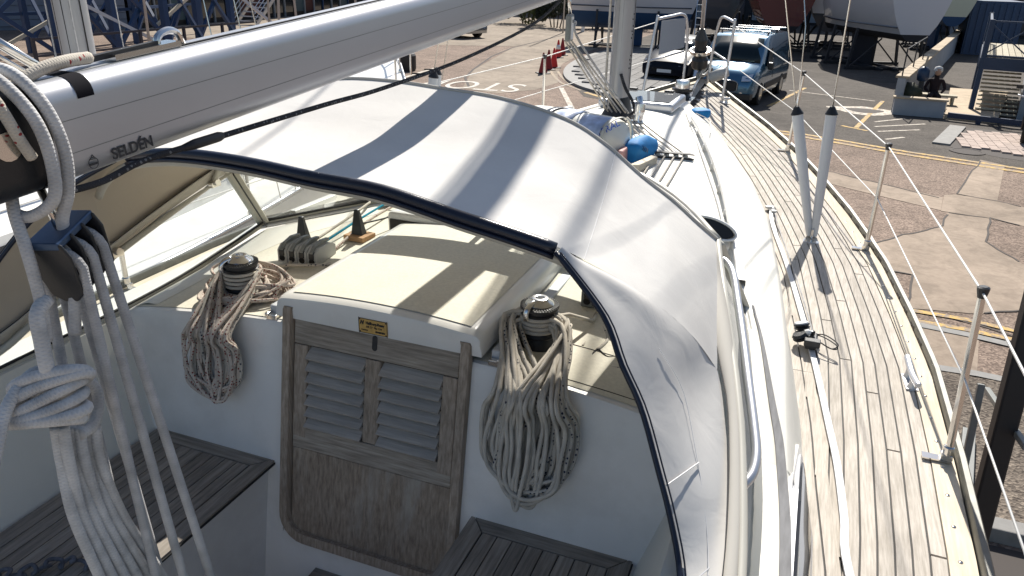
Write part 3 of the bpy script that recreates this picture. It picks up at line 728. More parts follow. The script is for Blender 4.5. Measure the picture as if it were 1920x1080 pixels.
# ---- windscreen
SIL = {1: [(1.27,-1.3,.32),(1.243,-.34,.35),(1.205,.105,.37),(1.163,.37,.386),(1.10,.75,.43),(1.05,.98,.46)],
       -1: [(-1.06,-1.3,.40),(-1.055,-.44,.415),(-1.05,.225,.438),(-1.055,.60,.478),(-1.05,.86,.52)]}
TOP = {1: [(1.215,-.9,.36),(1.193,-.496,.455),(1.15,-.184,.547),(1.106,.026,.617),(1.045,.27,.69),(.967,.60,.775),(.95,.68,.795)],
       -1: [(-1.13,-.8,.36),(-1.07,-.43,.462),(-1.06,-.28,.52),(-1.05,.08,.645),(-1.045,.58,.78),(-1.03,.665,.802)]}
FS = [(-1.05,.86,.52),(-.81,1.13,.55),(-.61,1.27,.575),(0,1.56,.615),(.62,1.42,.56),(.85,1.23,.51),(1.05,.98,.46)]
FT = [(-1.03,.665,.802),(-.82,.90,.87),(-.55,1.0,.925),(0,1.02,.945),(.5,1.0,.925),(.76,.88,.87),(.95,.68,.795)]
ws = thing('windscreen', 'fixed yacht windscreen with cream corner posts and clear acrylic panes round the companionway', 'windscreen', (0,0,.4))
for s in (1,-1):
    sil, tp = crom(SIL[s], 5), crom(TOP[s], 5)
    b = MB(); b.tube(sil, .013, 6); obj('side_sill', b, M['winframe'], ws, smooth=True)
    b = MB(); b.tube([p+Vector((-s*.012,0,.014)) for p in sil], .005, 6); obj('glazing_seal', b, M['rubber'], ws, smooth=True)
    b = MB(); b.tube([p+Vector((s*.03,0,-.012)) for p in sil], .012, 6); obj('base_trim', b, M['white'], ws, smooth=True)
    b = MB(); b.tube(tp, .013, 6); obj('side_top_rail', b, M['winframe'], ws, smooth=True)
    n = 20
    def res_(P, n):
        L = [0]
        for i in range(1, len(P)): L.append(L[-1]+(P[i]-P[i-1]).length)
        return [Vector([interp(t*L[-1], L, [p[k] for p in P]) for k in range(3)]) for t in np.linspace(0,1,n)]
    lo = [p for p in sil if p.y > -.85]; hi = [p for p in tp if p.y > -.85]
    b = MB(); b.grid([res_(lo, n), res_(hi, n)]); obj('side_pane', b, M['glass'], ws, smooth=True)
    b = MB(); b.bar(SIL[s][-1], TOP[s][-1], .052, .02, up=(s*.7,.7,.3)); obj('corner_post', b, M['winframe'], ws, bevel=.004)
    b = MB(); b.bar(Vector(SIL[s][-1])+Vector((-s*.03,-.022,0)), Vector(TOP[s][-1])+Vector((-s*.03,-.022,0)), .004, .018, up=(s*.7,.7,.3)); obj('post_seal', b, M['rubber'], ws)
strip_ = [Vector((x+.030, y, 0)) for x, y, z in SIL[1]]
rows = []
for p in crom(strip_, 6):
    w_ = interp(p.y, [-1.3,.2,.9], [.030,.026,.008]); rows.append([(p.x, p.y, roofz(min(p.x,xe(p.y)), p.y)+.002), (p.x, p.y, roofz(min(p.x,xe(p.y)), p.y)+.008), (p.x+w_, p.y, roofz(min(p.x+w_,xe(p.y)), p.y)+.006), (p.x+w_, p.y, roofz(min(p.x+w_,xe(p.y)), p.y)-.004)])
b = MB(); b.grid(rows); obj('grey_strip', b, mat('strip_dark_grey', (.20,.20,.205), .8, var=.25, vscale=12, stretch=(6,1,6)), ws)  # narrow dark grey strip along the outboard side of the starboard sill
fs, ft = crom(FS, 4), crom(FT, 4)
b = MB(); b.tube(fs, .013, 6); obj('front_sill', b, M['winframe'], ws, smooth=True)
b = MB(); b.tube([p+Vector((0,-.012,.014)) for p in fs], .006, 6); obj('glazing_seal', b, M['rubber'], ws, smooth=True)
b = MB(); b.tube([p+Vector((0,-.03,-.01)) for p in fs], .010, 6); obj('front_trim', b, M['alu'], ws, smooth=True)
b = MB(); b.tube(ft, .016, 6); obj('front_top_rail', b, M['winframe'], ws, smooth=True)
nf = len(fs)
b = MB(); b.grid([[Vector(p).lerp(Vector(q), .5) if 0 else Vector(p) for p in fs[:13]], [Vector(q) for q in ft[:13]]]); obj('front_pane', b, M['glass'], ws, smooth=True)
b = MB(); b.grid([[Vector(p) for p in fs[12:]], [Vector(q) for q in ft[12:]]]); obj('front_pane', b, M['glass'], ws, smooth=True)
b = MB(); b.bar((.0,1.56,.615), (.0,1.0,.945), .025, .02, up=(0,.6,.8)); obj('centre_mullion', b, M['winframe'], ws, bevel=.003)
# grab rail on the starboard side of the windscreen
def hrp(px, py): return fp(px, py, lambda x, y: interp(y, [-1,-.42,-.28,.08,.58,.7], [.36,.43,.485,.60,.735,.755]))
G = [hrp(*p) for p in [(1347,487),(1360,490),(1374,512),(1384,570),(1394,640),(1404,720),(1414,800),(1418,850),(1412,885),(1398,905),(1388,912)]]
b = MB(); b.tube(crom(G, 6), .0125, 10); obj('grab_rail', b, M['alu'], ws, smooth=True)
# port light in the coachroof side
def coamz(px, py, y0): pass
def sidept(y, a, o=.0):
    I = innx(y); e = I-.10; zb = deckz(0,y)-.01; zt = ze(y)
    return Vector((interp(a, [0,.08,.45,.9,1], [I+.006,I,e+.06,e+.02,e])+o, y, zb+(zt-zb)*a+o*.35))
def sideshape(name, P, mt, o, par=yacht, bev=.003):
    n = len(P); b = MB(); b.add([sidept(y,a,o) for y,a in P]+[sidept(y,a,-.004) for y,a in P], [tuple(range(n))]+[(i,(i+1)%n,n+(i+1)%n,n+i) for i in range(n)]); return obj(name, b, mt, par, bevel=bev)
pf_ = sideshape('portlight_frame', [(.46,.34),(.42,.48),(.05,.97),(-1.1,.97),(-1.1,.08),(.1,.08),(.40,.2)], M['gel'], .010)
sideshape('portlight_trim', [(.41,.35),(.38,.45),(.03,.90),(-1.1,.90),(-1.1,.14),(.1,.14),(.36,.24)], M['alu'], .013, pf_, .001)
sideshape('portlight_glass', [(.37,.36),(.35,.42),(.01,.82),(-1.1,.82),(-1.1,.24),(.1,.24),(.33,.28)], M['dgl2'], .0155, pf_, .001)
# ---- winches
def winch(x, y, z0, ang, name='winch'):
    z = z0+.045
    b = MB(); b.lathe([(.076,-.045),(.076,-.03),(.068,-.024),(.064,-.005),(.058,.012),(.062,.018),(.052,.03),(.047,.05),(.050,.072),(.058,.082),(.060,.086)], (x,y,z), seg=28)
    wq = obj(name, b, M['rubber'], yacht, smooth=True, auto=.5)
    b = MB(); b.lathe([(.060,.086),(.062,.092),(.056,.096),(.056,.102),(.062,.106),(.061,.112),(.03,.113)], (x,y,z), seg=28); obj('self_tailer', b, M['black'], wq, smooth=True, auto=.5)
    b = MB()
    for k in range(40):
        a = 2*PI*k/40; b.bar((x+.044*math.cos(a), y+.044*math.sin(a), z+.1145), (x+.061*math.cos(a), y+.061*math.sin(a), z+.1145), .003, .003)
    obj('jaw_ribs', b, M['black'], wq)
    b = MB(); b.lathe([(.044,.112),(.046,.118),(.042,.124),(.030,.130),(.026,.137),(.018,.139),(.014,.138),(.012,.126),(.0,.126)], (x,y,z), seg=28); obj('cap', b, M['chrome'], wq, smooth=True, auto=.6)
    b = MB(); b.lathe([(.0122,.1275),(.0,.1275)], (x,y,z), seg=8); obj('handle_socket', b, M['rubber'], wq)
    b = MB(); c, s_ = math.cos(ang), math.sin(ang)
    P = [(x+c*r, y+s_*r, z+h) for r, h in ((.030,.128),(.048,.123),(.062,.112),(.067,.098),(.064,.082))]; b.tube(crom(P,4), [.011]*17, 6); obj('stripper_arm', b, M['chrome'], wq, smooth=True)
    return wq
winch(.475, .265, .484, -1.9); winch(-.625, .20, .474, -2.2)
# ---- rope clutches
def clutch(c, n, rz, mt):
    R3 = Matrix.Rotation(rz, 3, 'Z'); P = lambda x, y, z: Vector(c)+R3 @ Vector((x, y, z))
    root = None
    for i in range(n):
        x0 = (i-n/2)*.044
        def ex(name, poly, wx0, wx1, m_, par, bev=.002):
            b = MB(); k = len(poly); vs = [P(wx0, y, z) for y, z in poly]+[P(wx1, y, z) for y, z in poly]
            b.add(vs, [tuple(range(k)), tuple(range(k, 2*k))[::-1]]+[(j, (j+1) % k, k+(j+1) % k, k+j) for j in range(k)]); return obj(name, b, m_, par, bevel=bev)
        body = ex('rope_clutch' if root is None else 'clutch_body', [(-.075,0),(-.075,.052),(-.05,.07),(.03,.07),(.075,.05),(.075,0)], x0+.001, x0+.043, mt, root or yacht, .003)
        if root is None: root = body
        ex('clutch_lever', [(-.078,.04),(-.078,.058),(-.05,.078),(.0,.088),(.05,.082),(.05,.072),(-.04,.066),(-.066,.04)], x0+.014, x0+.030, M['grey'], root)
        ex('clutch_grip', [(-.0795,.030),(-.0795,.052),(-.066,.060),(-.066,.030)], x0+.011, x0+.033, M['black'], root)
        b = MB(); q = P(x0+.022, -.0762, .02); b.lathe([(.013,0),(.0,.0)], q, R3 @ Vector((0,-1,0)), 12); obj('rope_hole', b, M['rubber'], root)
    return root
clutch((-.612,.57,roofz(.6,.57)+.006), 4, .06, M['lgrey']); clutch((.585,.64,roofz(.55,.64)+.006), 3, .1, M['grey'])
b = MB(); b.prism([(-.58,.78),(-.48,.77),(-.47,.86),(-.57,.87)], roofz(.53,.82)+.006, roofz(.53,.82)+.028); obj('wooden_pad', b, M['tanwood'], yacht, bevel=.003)
for (x, y) in ((-.53,.82), (-.775,.77)):
    z = roofz(abs(x), y)+(.028 if x > -.6 else .006); b = MB(); b.grid([[(x-.025,y-.018,z),(x+.03,y-.02,z),(x+.03,y+.02,z),(x-.03,y+.02,z)],[(x-.014,y-.005,z+.105),(x+.006,y-.005,z+.105),(x+.006,y+.010,z+.105),(x-.014,y+.010,z+.105)]], True); b.f.append((4,5,6,7)); obj('handle_holder', b, M['black'], yacht, bevel=.003)
def rope(name, pts, r, mt, lab, cat='rope', k=6, group=None, seg=8):
    b = MB(); b.tube(crom(pts, k), r, seg); o = obj(name, b, mt, None, smooth=True); tag(o, lab, cat, group); return o
zz = lambda x, y: roofz(x, y)+.012
rope('control_line', [(-.678,.50,.52),(-.678,.66,.535),(-.68,.95,.56),(-.70,1.20,.575)], .006, M['rope_plain'], 'buff control line leading forward from the port clutches', group=None)
rope('control_line', [(-.634,.50,.52),(-.63,.66,.535),(-.62,.95,.565),(-.62,1.25,.58)], .005, M['navyrope'], 'teal blue control line running forward beside the black upright bracket')
rope('control_line', [(-.546,.50,.52),(-.55,.66,.535),(-.56,.95,.575),(-.55,1.28,.59)], .006, M['rope_red'], 'red flecked line entering the innermost port clutch')
rope('cable', [(-.52,.84,.60),(-.46,1.0,.60),(-.46,1.12,.62),(-.54,1.22,.61),(-.62,1.24,.60)], .004, M['rubber'], 'thin black cable looping along the foot of the windscreen', 'cable')
# ---- coiled rope tails
def bf(x, z, o): # in front of the bulkhead or just above the deck
    return Vector((x, by(min(z,.5))-o, z))
def coil(name, cx, topz, bot, wl, wr, n, r, mt, lab, seed, top_pts, ends=None, mat2=None, depth=.05, grp=None):
    R = random.Random(seed); P = []
    for i in range(n):
        L = R.uniform(.84, 1.0); uL = -R.uniform(.02, 1.0); uR = R.uniform(.02, 1.0); o = .012+r+depth*R.random()
        if R.random() < .22: uL = -uL*.5
        if R.random() < .22: uR = -uR*.5
        a, c_ = wl*uL, wr*uR; zb = topz-(topz-bot)*L*(1-.10*max(abs(uL),abs(uR))**2); mx = cx+R.uniform(-.02,.02); H = topz-zb; j1 = R.uniform(-.012,.012); j2 = R.uniform(-.012,.012)
        tp = top_pts(R, i)
        P += [tp[0], bf(cx+a*.72, topz-.07*H, o+.02), bf(cx+a*.95+j1, topz-.33*H, o+.004), bf(cx+a+j2, topz-.62*H, o), bf(mx+a*.85, topz-.85*H, o), bf(mx+a*.45+(c_-a)*.06, zb+.010, o+.004), bf(mx+c_*.45-(c_-a)*.06, zb+.006, o+.006), bf(cx+c_*.86, topz-.84*H, o+.006), bf(cx+c_+j1, topz-.60*H, o+.008), bf(cx+c_*.95+j2, topz-.32*H, o+.008), bf(cx+c_*.72, topz-.07*H, o+.026), tp[1]]
    b = MB(); b.tube(crom(P, 5), r, 7); o = obj(name, b, mt, None, smooth=True); tag(o, lab, 'rope coil', grp); return o
def top_s(R, i):
    zt = .565+.010*(i % 6)
    return (Vector((.475-.060-R.uniform(0,.04), .235+R.uniform(-.03,.03), zt)), Vector((.475+.060+R.uniform(0,.05), .235+R.uniform(-.03,.03), zt)))
coil('rope_coil', .552, .52, .125, .15, .14, 16, .0068, M['rope_plain'], 'plain buff rope hung in long loops from the starboard winch', 3, top_s, depth=.065, grp=None)
coil('rope_coil', .562, .51, .14, .13, .15, 15, .0064, M['rope_blue'], 'navy flecked rope looped over the starboard winch beside the white canvas flap', 5, top_s, depth=.05)
def top_p(R, i):
    zt = .545+.010*(i % 7); a = R.uniform(-.2,.2)
    return (Vector((-.625-.066, .20+R.uniform(-.03,.03), zt)), Vector((-.625+.066, .20+R.uniform(-.02,.03), zt)))
coil('rope_coil', -.585, .49, .185, .13, .10, 15, .0062, M['rope_red'], 'red flecked rope hanging in a bunch from the port winch', 11, top_p, depth=.05)
coil('rope_coil', -.585, .48, .205, .12, .10, 12, .0060, M['rope_blue'], 'grey flecked rope hanging behind the red flecked bunch on the port winch', 13, top_p, depth=.03)
# wraps on and round the winches
def wraps(name, c, r0, z0, z1, n, rr, mt, lab, tail=None, k=16, wob=.0):
    P = []
    R = random.Random(name.__hash__() % 7+n)
    for i in range(n*k+1):
        a = 2*PI*i/k; t = i/(n*k); r = r0+wob*math.sin(a*1.3+i)+rr*.2; P.append((c[0]+r*math.cos(a), c[1]+r*math.sin(a), z0+(z1-z0)*t))
    if tail: P += tail
    b = MB(); b.tube(P, rr, 7); return tag(obj(name, b, mt, None, smooth=True), lab, 'rope')
wraps('winch_turns', (.475,.265), .057, .555, .612, 4, .0068, M['rope_plain'], 'buff rope turns wound round the starboard winch drum', [(.55,.34,.59),(.60,.45,.53),(.585,.585,.505)])
wraps('winch_turns', (-.625,.20), .059, .54, .60, 4, .0062, M['rope_plain'], 'rope turns wound round the port winch drum')
# big loose loops thrown over the port winch, lying on the deck
R = random.Random(4); P = []
for i in range(14):
    a0 = R.uniform(-.25,.25); rx = R.uniform(.09,.18); ry = R.uniform(.06,.11); cx = -.625+R.uniform(-.015,.05); cy = .20+R.uniform(-.02,.05); tz = R.uniform(.01,.075)
    for j in range(8):
        a = 2*PI*j/8+a0; x = cx+rx*math.cos(a); y = max(cy+ry*math.sin(a), by(.49)-.02)
        z = .492+tz+.03*max(0, math.cos(a-1.9))
        P.append((x, y, z))
b = MB(); b.tube(crom(P, 4), .0055, 7); tag(obj('rope_coil', b, M['rope_red'], None, smooth=True), 'untidy red flecked rope loops lying over the port winch and deck edge', 'rope coil')
P = []
for i in range(5):
    u = i/4; P += [(-.55-.02*u, .235, .575-.01*i), (-.52+.02*u, .17, .545), (-.60-.03*u, .09, .515+.004*i), (-.70-.02*u, .085, .51), (-.76-.015*u, .16, .505), (-.72, .25, .52)]
rope('rope_lashing', P, .0055, M['rope_red'], 'red flecked rope turns crossing the front of the port winch drum', k=5)
rope('rope_tail', [(-.634,.50,.53),(-.63,.44,.51),(-.58,.40,.505),(-.52,.30,.52),(-.56,.24,.56)], .006, M['rope_plain'], 'buff rope end running from the port clutches to the winch')
rope('rope_tail', [(-.50,.56,.52),(-.48,.49,.54),(-.54,.46,.54),(-.62,.45,.53),(-.72,.42,.51)], .006, M['rope_blue'], 'flecked rope tied across the front of the port clutches')
for i, (x0, mt, lab) in enumerate([(.545,'rope_plain','buff rope from the outer starboard clutch to the winch'),(.59,'rope_plain','buff rope from the middle starboard clutch under the canvas flap'),(.63,'rope_blue','navy flecked rope from the inner starboard clutch under the canvas flap')]):
    rope('rope_tail', [(x0,.584,.52-.01*i),(x0-.01,.50,.505),(x0+.02*i,.40,.50),(.56+.05*i,.31,.50)], .006, M[mt], lab)
rope('rope_tail', [(.62,.235,.488),(.70,.235,.484),(.80,.27,.476),(.90,.31,.468)], .0065, M['rope_blue'], 'blue flecked rope end lying on the starboard winch deck')
rope('cord_loop', [(.80,.36,.478),(.74,.33,.486),(.70,.29,.492),(.66,.31,.50),(.655,.26,.492),(.69,.25,.487),(.73,.29,.485),(.80,.33,.478)], .0035, M['rope_dark'], 'thin dark cord loop lying on the starboard winch deck', 'cord')
# ---- sprayhood
sh = thing('sprayhood', 'pale grey canvas sprayhood with navy edging stretched over the companionway', 'sprayhood', (0,.2,1.0))
def sym(P): return [Vector((-x, y, z)) for x, y, z in reversed(P)]+[Vector((x, y, z)) for x, y, z in P[(1 if P[0][0] == 0 else 0):]]
C0h = [(0,.58,1.225),(.2,.585,1.21),(.42,.60,1.16),(.56,.60,1.092),(.69,.60,1.0),(.80,.60,.93),(.88,.615,.865),(.95,.67,.797)]
C1h = [(0,-.20,1.108),(.2,-.20,1.098),(.41,-.20,1.06),(.56,-.195,1.032),(.68,-.17,.995),(.80,-.12,.925),(.90,-.07,.85),(.985,-.01,.755),(1.05,.05,.645)]
def resam(P, n):
    P = [Vector(p) for p in P]; L = [0]
    for i in range(1, len(P)): L.append(L[-1]+(P[i]-P[i-1]).length)
    return [Vector([interp(t*L[-1], L, [p[k] for p in P]) for k in range(3)]) for t in np.linspace(0,1,n)]
C0p = [(-1.03,.655,.812),(-.985,.61,.885),(-.90,.60,.985),(-.78,.60,1.10),(-.62,.60,1.185),(-.42,.59,1.228),(-.2,.585,1.236)]
C1p = [(-1.05,.05,.650),(-1.0,-.02,.79),(-.93,-.08,.90),(-.82,-.13,1.0),(-.68,-.17,1.075),(-.52,-.19,1.112),(-.36,-.20,1.126),(-.18,-.20,1.122)]
C0, C1 = crom([Vector(p) for p in C0p+C0h], 5), crom([Vector(p) for p in C1p+C1h], 5)
NS = 81
r0, r1 = resam(C0, NS), resam(C1, NS)
rows = []
for v in np.linspace(0, 1, 26):
    r = []
    for j in range(NS):
        p = r1[j].lerp(r0[j], v); t = abs(j/(NS-1)*2-1)
        p.z -= .022*math.sin(PI*v)*(1-t**3) - (.012*math.sin(PI*v) if t > .75 else 0)
        p.z += .0035*math.sin(22*t+9*v)*math.sin(PI*v)*(t**2) + .006*noise.noise(Vector((p.x*3.1, p.y*4.3, 2.)))*math.sin(PI*v)
        if t > .7: p.x += math.copysign(.012*math.sin(PI*v)*math.sin((t-.7)/.3*PI), p.x)
        r.append(p)
    rows.append(r)
rows_top = rows
def solid(o, th=.0025):
    md = o.modifiers.new('solidify', 'SOLIDIFY'); md.thickness = th; md.offset = 0; return o
b = MB(); b.grid(rows[::-1]); top_c = obj('canvas_top', b, M['canvas'], sh, smooth=True)
# aft flaps between the hoop and the edge piping
E_S = [(.665,-.205,1.0),(.80,-.25,.883),(.865,-.31,.80),(.925,-.34,.715),(.985,-.40,.61),(1.03,-.45,.53),(1.075,-.53,.445),(1.105,-.72,.40),(1.12,-.95,.36)]
G_S = [(.665,-.175,1.0),(.80,-.12,.925),(.90,-.07,.85),(.985,-.01,.755),(1.05,.05,.645),(1.102,-.116,.57),(1.134,-.264,.52),(1.165,-.506,.454),(1.19,-.95,.36)]
for s in (1,-1):
    E_P = [(.68,-.20,1.072),(.83,-.26,.98),(.93,-.34,.87),(.99,-.42,.76),(1.03,-.50,.65),(1.06,-.62,.54),(1.09,-.80,.44),(1.10,-.95,.38)]
    G_P = [(.68,-.172,1.075),(.82,-.13,1.0),(.93,-.08,.90),(1.0,-.02,.79),(1.05,.05,.650),(1.06,-.28,.53),(1.08,-.43,.47),(1.12,-.95,.36)]
    if s < 0: E_S, G_S = E_P, G_P
    e_ = resam(crom([(s*x,y,z) for x,y,z in E_S], 5), 40); q_ = resam(crom([(s*x,y,z) for x,y,z in G_S], 5), 40)
    if s < 0:
        pass
    rows = []
    for v in np.linspace(0, 1, 12):
        r = []
        for j in range(40):
            p = e_[j].lerp(q_[j], v); sn = math.sin(PI*v)
            p.x += s*sn*.010; p.z += sn*.006+.005*math.sin(j*.55+v*5)*sn+.004*math.sin(j*.23-v*7)*sn; r.append(p)
        rows.append(r)
    b = MB(); b.grid(rows if s > 0 else rows[::-1]); obj('canvas_flap', b, M['canvas'], sh, smooth=True)
    b = MB(); b.tube(e_, .0065, 8); obj('edge_piping', b, M['navy'], sh, smooth=True)
    b = MB(); b.tube([p+Vector((s*.012,0,.002)) for p in e_], .0022, 5); obj('edge_binding', b, M['navy'], sh, smooth=True)
    if s > 0:
        for a, c_ in ((.50,.50),(.68,.70)):
            j = int(a*39); b = MB(); b.tube([e_[j]+Vector((.006,0,.006)), e_[j].lerp(q_[j],.42)+Vector((.016,0,.012))], .0016, 4); obj('stitched_seam', b, M['stitch'], sh)
        b = MB(); b.tube([e_[j].lerp(q_[j], .42)+Vector((.0135,0,.010)) for j in range(10,40)], .0008, 4); obj('stitched_seam', b, M['stitch'], sh)
    # hem binding along the windscreen top
    H = [(.93,.70,.80),(.967,.56,.778),(1.045,.28,.705),(1.10,.06,.635),(1.145,-.16,.563),(1.188,-.47,.468),(1.205,-.95,.36)] if s > 0 else [(-1.01,.69,.81),(-1.03,.60,.80),(-1.05,.3,.72),(-1.055,.08,.655),(-1.065,-.28,.53),(-1.075,-.43,.47),(-1.12,-.95,.34)]
    I_ = [(.895,.60,.80),(.915,.53,.782),(.975,.31,.722),(1.045,.087,.650),(1.10,-.10,.585),(1.15,-.47,.478),(1.168,-.95,.37)] if s > 0 else [(-.97,.62,.86),(-.99,.55,.85),(-1.0,.3,.78),(-1.01,.08,.71),(-1.03,-.28,.58),(-1.05,-.43,.52),(-1.09,-.95,.38)]
    h_, i_ = resam(crom(H,5),30), resam(crom(I_,5),30)
    b = MB(); b.grid([h_, [p.lerp(q,.5)+Vector((s*.004,0,.006)) for p, q in zip(h_, i_)], [q+Vector((s*.003,0,.003)) for q in i_]]); solid(obj('hem_binding', b, M['hem'], sh, smooth=True))
    b = MB(); b.tube([q+Vector((s*.004,0,.0055)) for q in i_], .0014, 5); obj('hem_stitching', b, M['rubber'], sh, smooth=True)
# aft hoop tube with its dark sleeve, and white piping at the front edge
nn = len(C1)
mid = [p+Vector((0,-.004,-.006)) for p in C1 if abs(p.x) < .667]
b = MB(); b.tube(mid, .0165, 12); obj('hoop_sleeve', b, M['navy'], sh, smooth=True)
b = MB(); b.tube([p+Vector((0,-.014,-.016)) for p in mid], .006, 6); obj('edge_piping', b, M['navy'], sh, smooth=True)
b = MB(); b.tube([p+Vector((0,.0,-.030)) for p in C1 if abs(p.x) < .9], .0125, 10); obj('hoop_tube', b, M['winframe'], sh, smooth=True)
b = MB(); b.tube([p+Vector((0,-.01,-.030)) for p in C0[3:-3]], .0125, 10); obj('hoop_tube', b, M['winframe'], sh, smooth=True)
b = MB(); b.tube([p+Vector((0,.004,.003)) for p in C0], .006, 8); obj('front_piping', b, M['hem'], sh, smooth=True)
for s in (1,-1):
    for (x, y, z) in (((1.05,.05,.655),(1.03,.55,.79)) if s < 0 else ()):
        b = MB(); b.cyl((s*x-s*.03, y, z), (s*x+s*.01, y, z), .014, seg=12); b.box((s*x-s*.012, y, z-.01),(.02,.05,.02)); obj('hoop_pivot', b, M['steel'], sh, smooth=True, auto=.5)
b = MB(); b.cyl((-1.02,.55,.79), (-.90,.52,.95), .011, seg=10); obj('hoop_tube', b, M['winframe'], sh, smooth=True)
for jj in (14, 64):
    b = MB(); sm = []
    for v in np.linspace(0,1,20):
        q = rows_top[int(v*25)][jj]; sm.append(q+Vector((0,0,.0012)))
    b.tube(sm, .0011, 4); obj('stitched_seam', b, M['stitch'], sh)
# clear front panels between the roof edge and the windscreen top
def fpan(u, v): # u along, v down
    a = r0[int(round(u*(NS-1)))]; k = resam(ft, NS)[int(round(u*(NS-1)))]; return a.lerp(k, v)
ftr = resam(ft, NS)
def panel(name, j0, j1, v0, v1, mt):
    b = MB(); b.grid([[r0[j].lerp(ftr[j], v) for j in range(j0, j1+1)] for v in np.linspace(v0, v1, 3)]); return obj(name, b, mt, sh, smooth=True)
panel('front_canvas', 0, 8, 0, 1, M['canvas']); panel('front_canvas', 74, 80, 0, 1, M['canvas'])
panel('front_canvas', 8, 74, 0, .10, M['canvas']); panel('front_canvas', 8, 74, .74, 1, M['canvas'])
panel('clear_panel', 8, 40, .10, .74, M['vinyl']); panel('clear_panel', 40, 74, .10, .74, M['vinyl'])
c_ = Vector((.34,.16,1.082)); tb_ = MB(); tb_.tube([c_, c_+Vector((.012,.002,.002)), c_+Vector((.006,.012,.002))], .0012, 4); obj("thread_mark", tb_, M["rubber"], sh)
# ---- stanchions, pulpit, lifelines
def stanchion(x, y, tx, ty, h, s=1, cap=True):
    z = deckz(0, y)+.01
    b = MB(); b.lathe([(.018,0),(.018,.05),(.0135,.055)], (x,y,z), (tx,ty,h), 12); b.box((x-s*.03,y+.0,z+.0),(.09,.035,.006)); b.box((x-s*.005, y, z+.012), (.035,.035,.02))
    st = obj('stanchion', b, M['steel'], yacht, smooth=True, auto=.5)
    b = MB(); b.cyl((x,y,z+.04), (x+tx,y+ty,z+h), .0125, .0115, 12); obj('tube', b, M['steel'], st, smooth=True, auto=.5)
    b = MB(); a = Vector((x+tx,y+ty,z+h)); b.lathe([(.0125,-.03),(.018,-.004),(.0185,.004),(.012,.008)], a, (tx,ty,h), 12); obj('stanchion_cap', b, M['black'], st, smooth=True, auto=.5)
    return a, Vector((x+tx*.5,y+ty*.5,z+h*.5))
LF, LM = [], []
for (x, y, tx, ty, hh) in [(1.80,-1.25,0,0,.61),(1.782,.721,-.031,.005,.614),(1.587,2.796,.003,-.005,.605),(1.04,4.708,.025,-.002,.615)]:
    a, m_ = stanchion(x, y, tx, ty, hh); LF.append(a); LM.append(m_)
PL = []
for (x, y) in [(-1.80,-1.25),(-1.79,.72),(-1.60,2.8),(-1.05,4.7)]:
    a, m_ = stanchion(x, y, 0, 0, .61, -1); PL.append((a, m_))
pz = 1.19
b = MB(); SP = [(.335,6.02,.46),(.36,6.02,pz-.03),(.345,6.05,pz),(.26,6.25,pz+.02),(.20,6.42,pz+.02),(.16,6.52,pz-.03),(.12,6.60,.93),(.10,6.64,.55)]
b.tube(crom(SP,6), .0135, 10); b.tube([(.348,6.02,.83),(.16,6.5,.86)], .011, 8); pulpit = obj('pulpit', b, M['alu'], yacht, smooth=True)
b = MB(); b.tube(crom([(-.42,5.85,.42),(-.36,5.95,pz-.03),(-.34,5.98,pz),(-.26,6.2,pz+.02),(-.20,6.42,pz+.03),(-.165,6.52,pz-.03),(-.15,6.60,.93),(-.15,6.6,.56)],6), .0135, 10); b.tube([(-.40,5.9,.80),(-.16,6.5,.86)], .011, 8); obj('pulpit', b, M['alu'], yacht, smooth=True)
b = MB(); b.grid([[(-.325,6.03,1.17),(-.17,6.47,1.185)],[(-.33,6.05,.85),(-.16,6.5,.90)]]); solid(tag(obj('weather_cloth', b, mat('weather_cloth_grey', (.30,.33,.38), .8), None), 'small white cloth panel laced inside the port side of the bow rail', 'cloth'), .004)
wires = []
def wire(name, pts, r, mt, par=yacht):
    b = MB(); b.tube(pts, r, 6); return obj(name, b, mt, par, smooth=True)
up = Vector((0,0,-.012))
wire('lifeline', [p+up for p in LF]+[Vector((.36,6.02,pz-.03))], .0038, M['wire']); wire('lifeline', LM+[Vector((.352,6.02,.83))], .0033, M['wire'])
wire('lifeline', [p[0]+up for p in PL]+[Vector((-.36,5.95,pz-.03))], .0038, M['wire']); wire('lifeline', [p[1] for p in PL]+[Vector((-.40,5.9,.80))], .0033, M['wire'])
# shroud covers and shrouds
def cover(a, b_):
    b = MB(); a, b_ = Vector(a), Vector(b_); b.lathe([(.018,0),(.021,.03),(.027,.25),(.031,.5),(.031,(b_-a).length)], a, b_-a, 14); c = obj('shroud_cover', b, M['greytube'], yacht, smooth=True, auto=.5)
    b = MB(); L = (b_-a).normalized(); b.lathe([(.035,-.004),(.036,.0),(.014,.04),(.006,.045)], b_, L, 14); obj('cover_cap', b, M['rubber'], c, smooth=True, auto=.5)
ch = Vector((1.29,2.90,.17))
cover(ch+Vector((-.012,0,.01)), (1.095,2.9,.885)); cover(ch+Vector((.012,0,.01)), (1.276,2.9,.90))
b = MB(); b.box(ch+Vector((0,0,-.005)),(.09,.20,.008)); b.box(ch+Vector((0,.0,.03)),(.012,.07,.06)); obj('chainplate', b, M['steel'], yacht, bevel=.003)
wire('shroud', [(1.095,2.9,.88),(.12,3.08,4.6)], .0035, M['steel']); wire('shroud', [(1.276,2.9,.9),(1.20,2.98,5.2)], .0042, M['steel'])
wire('shroud', [(1.095,2.9,.88),(1.06,3.02,1.35),(.30,3.6,4.8)], .003, M['steel'])
for y0 in (2.85, 3.0):
    cover((-1.29,y0,.18), (-1.20 if y0 < 2.9 else -1.25,y0+.02,.93)); wire('shroud', [(-1.2,y0,.9),(-.6,3.1,4.6)], .004, M['steel'])
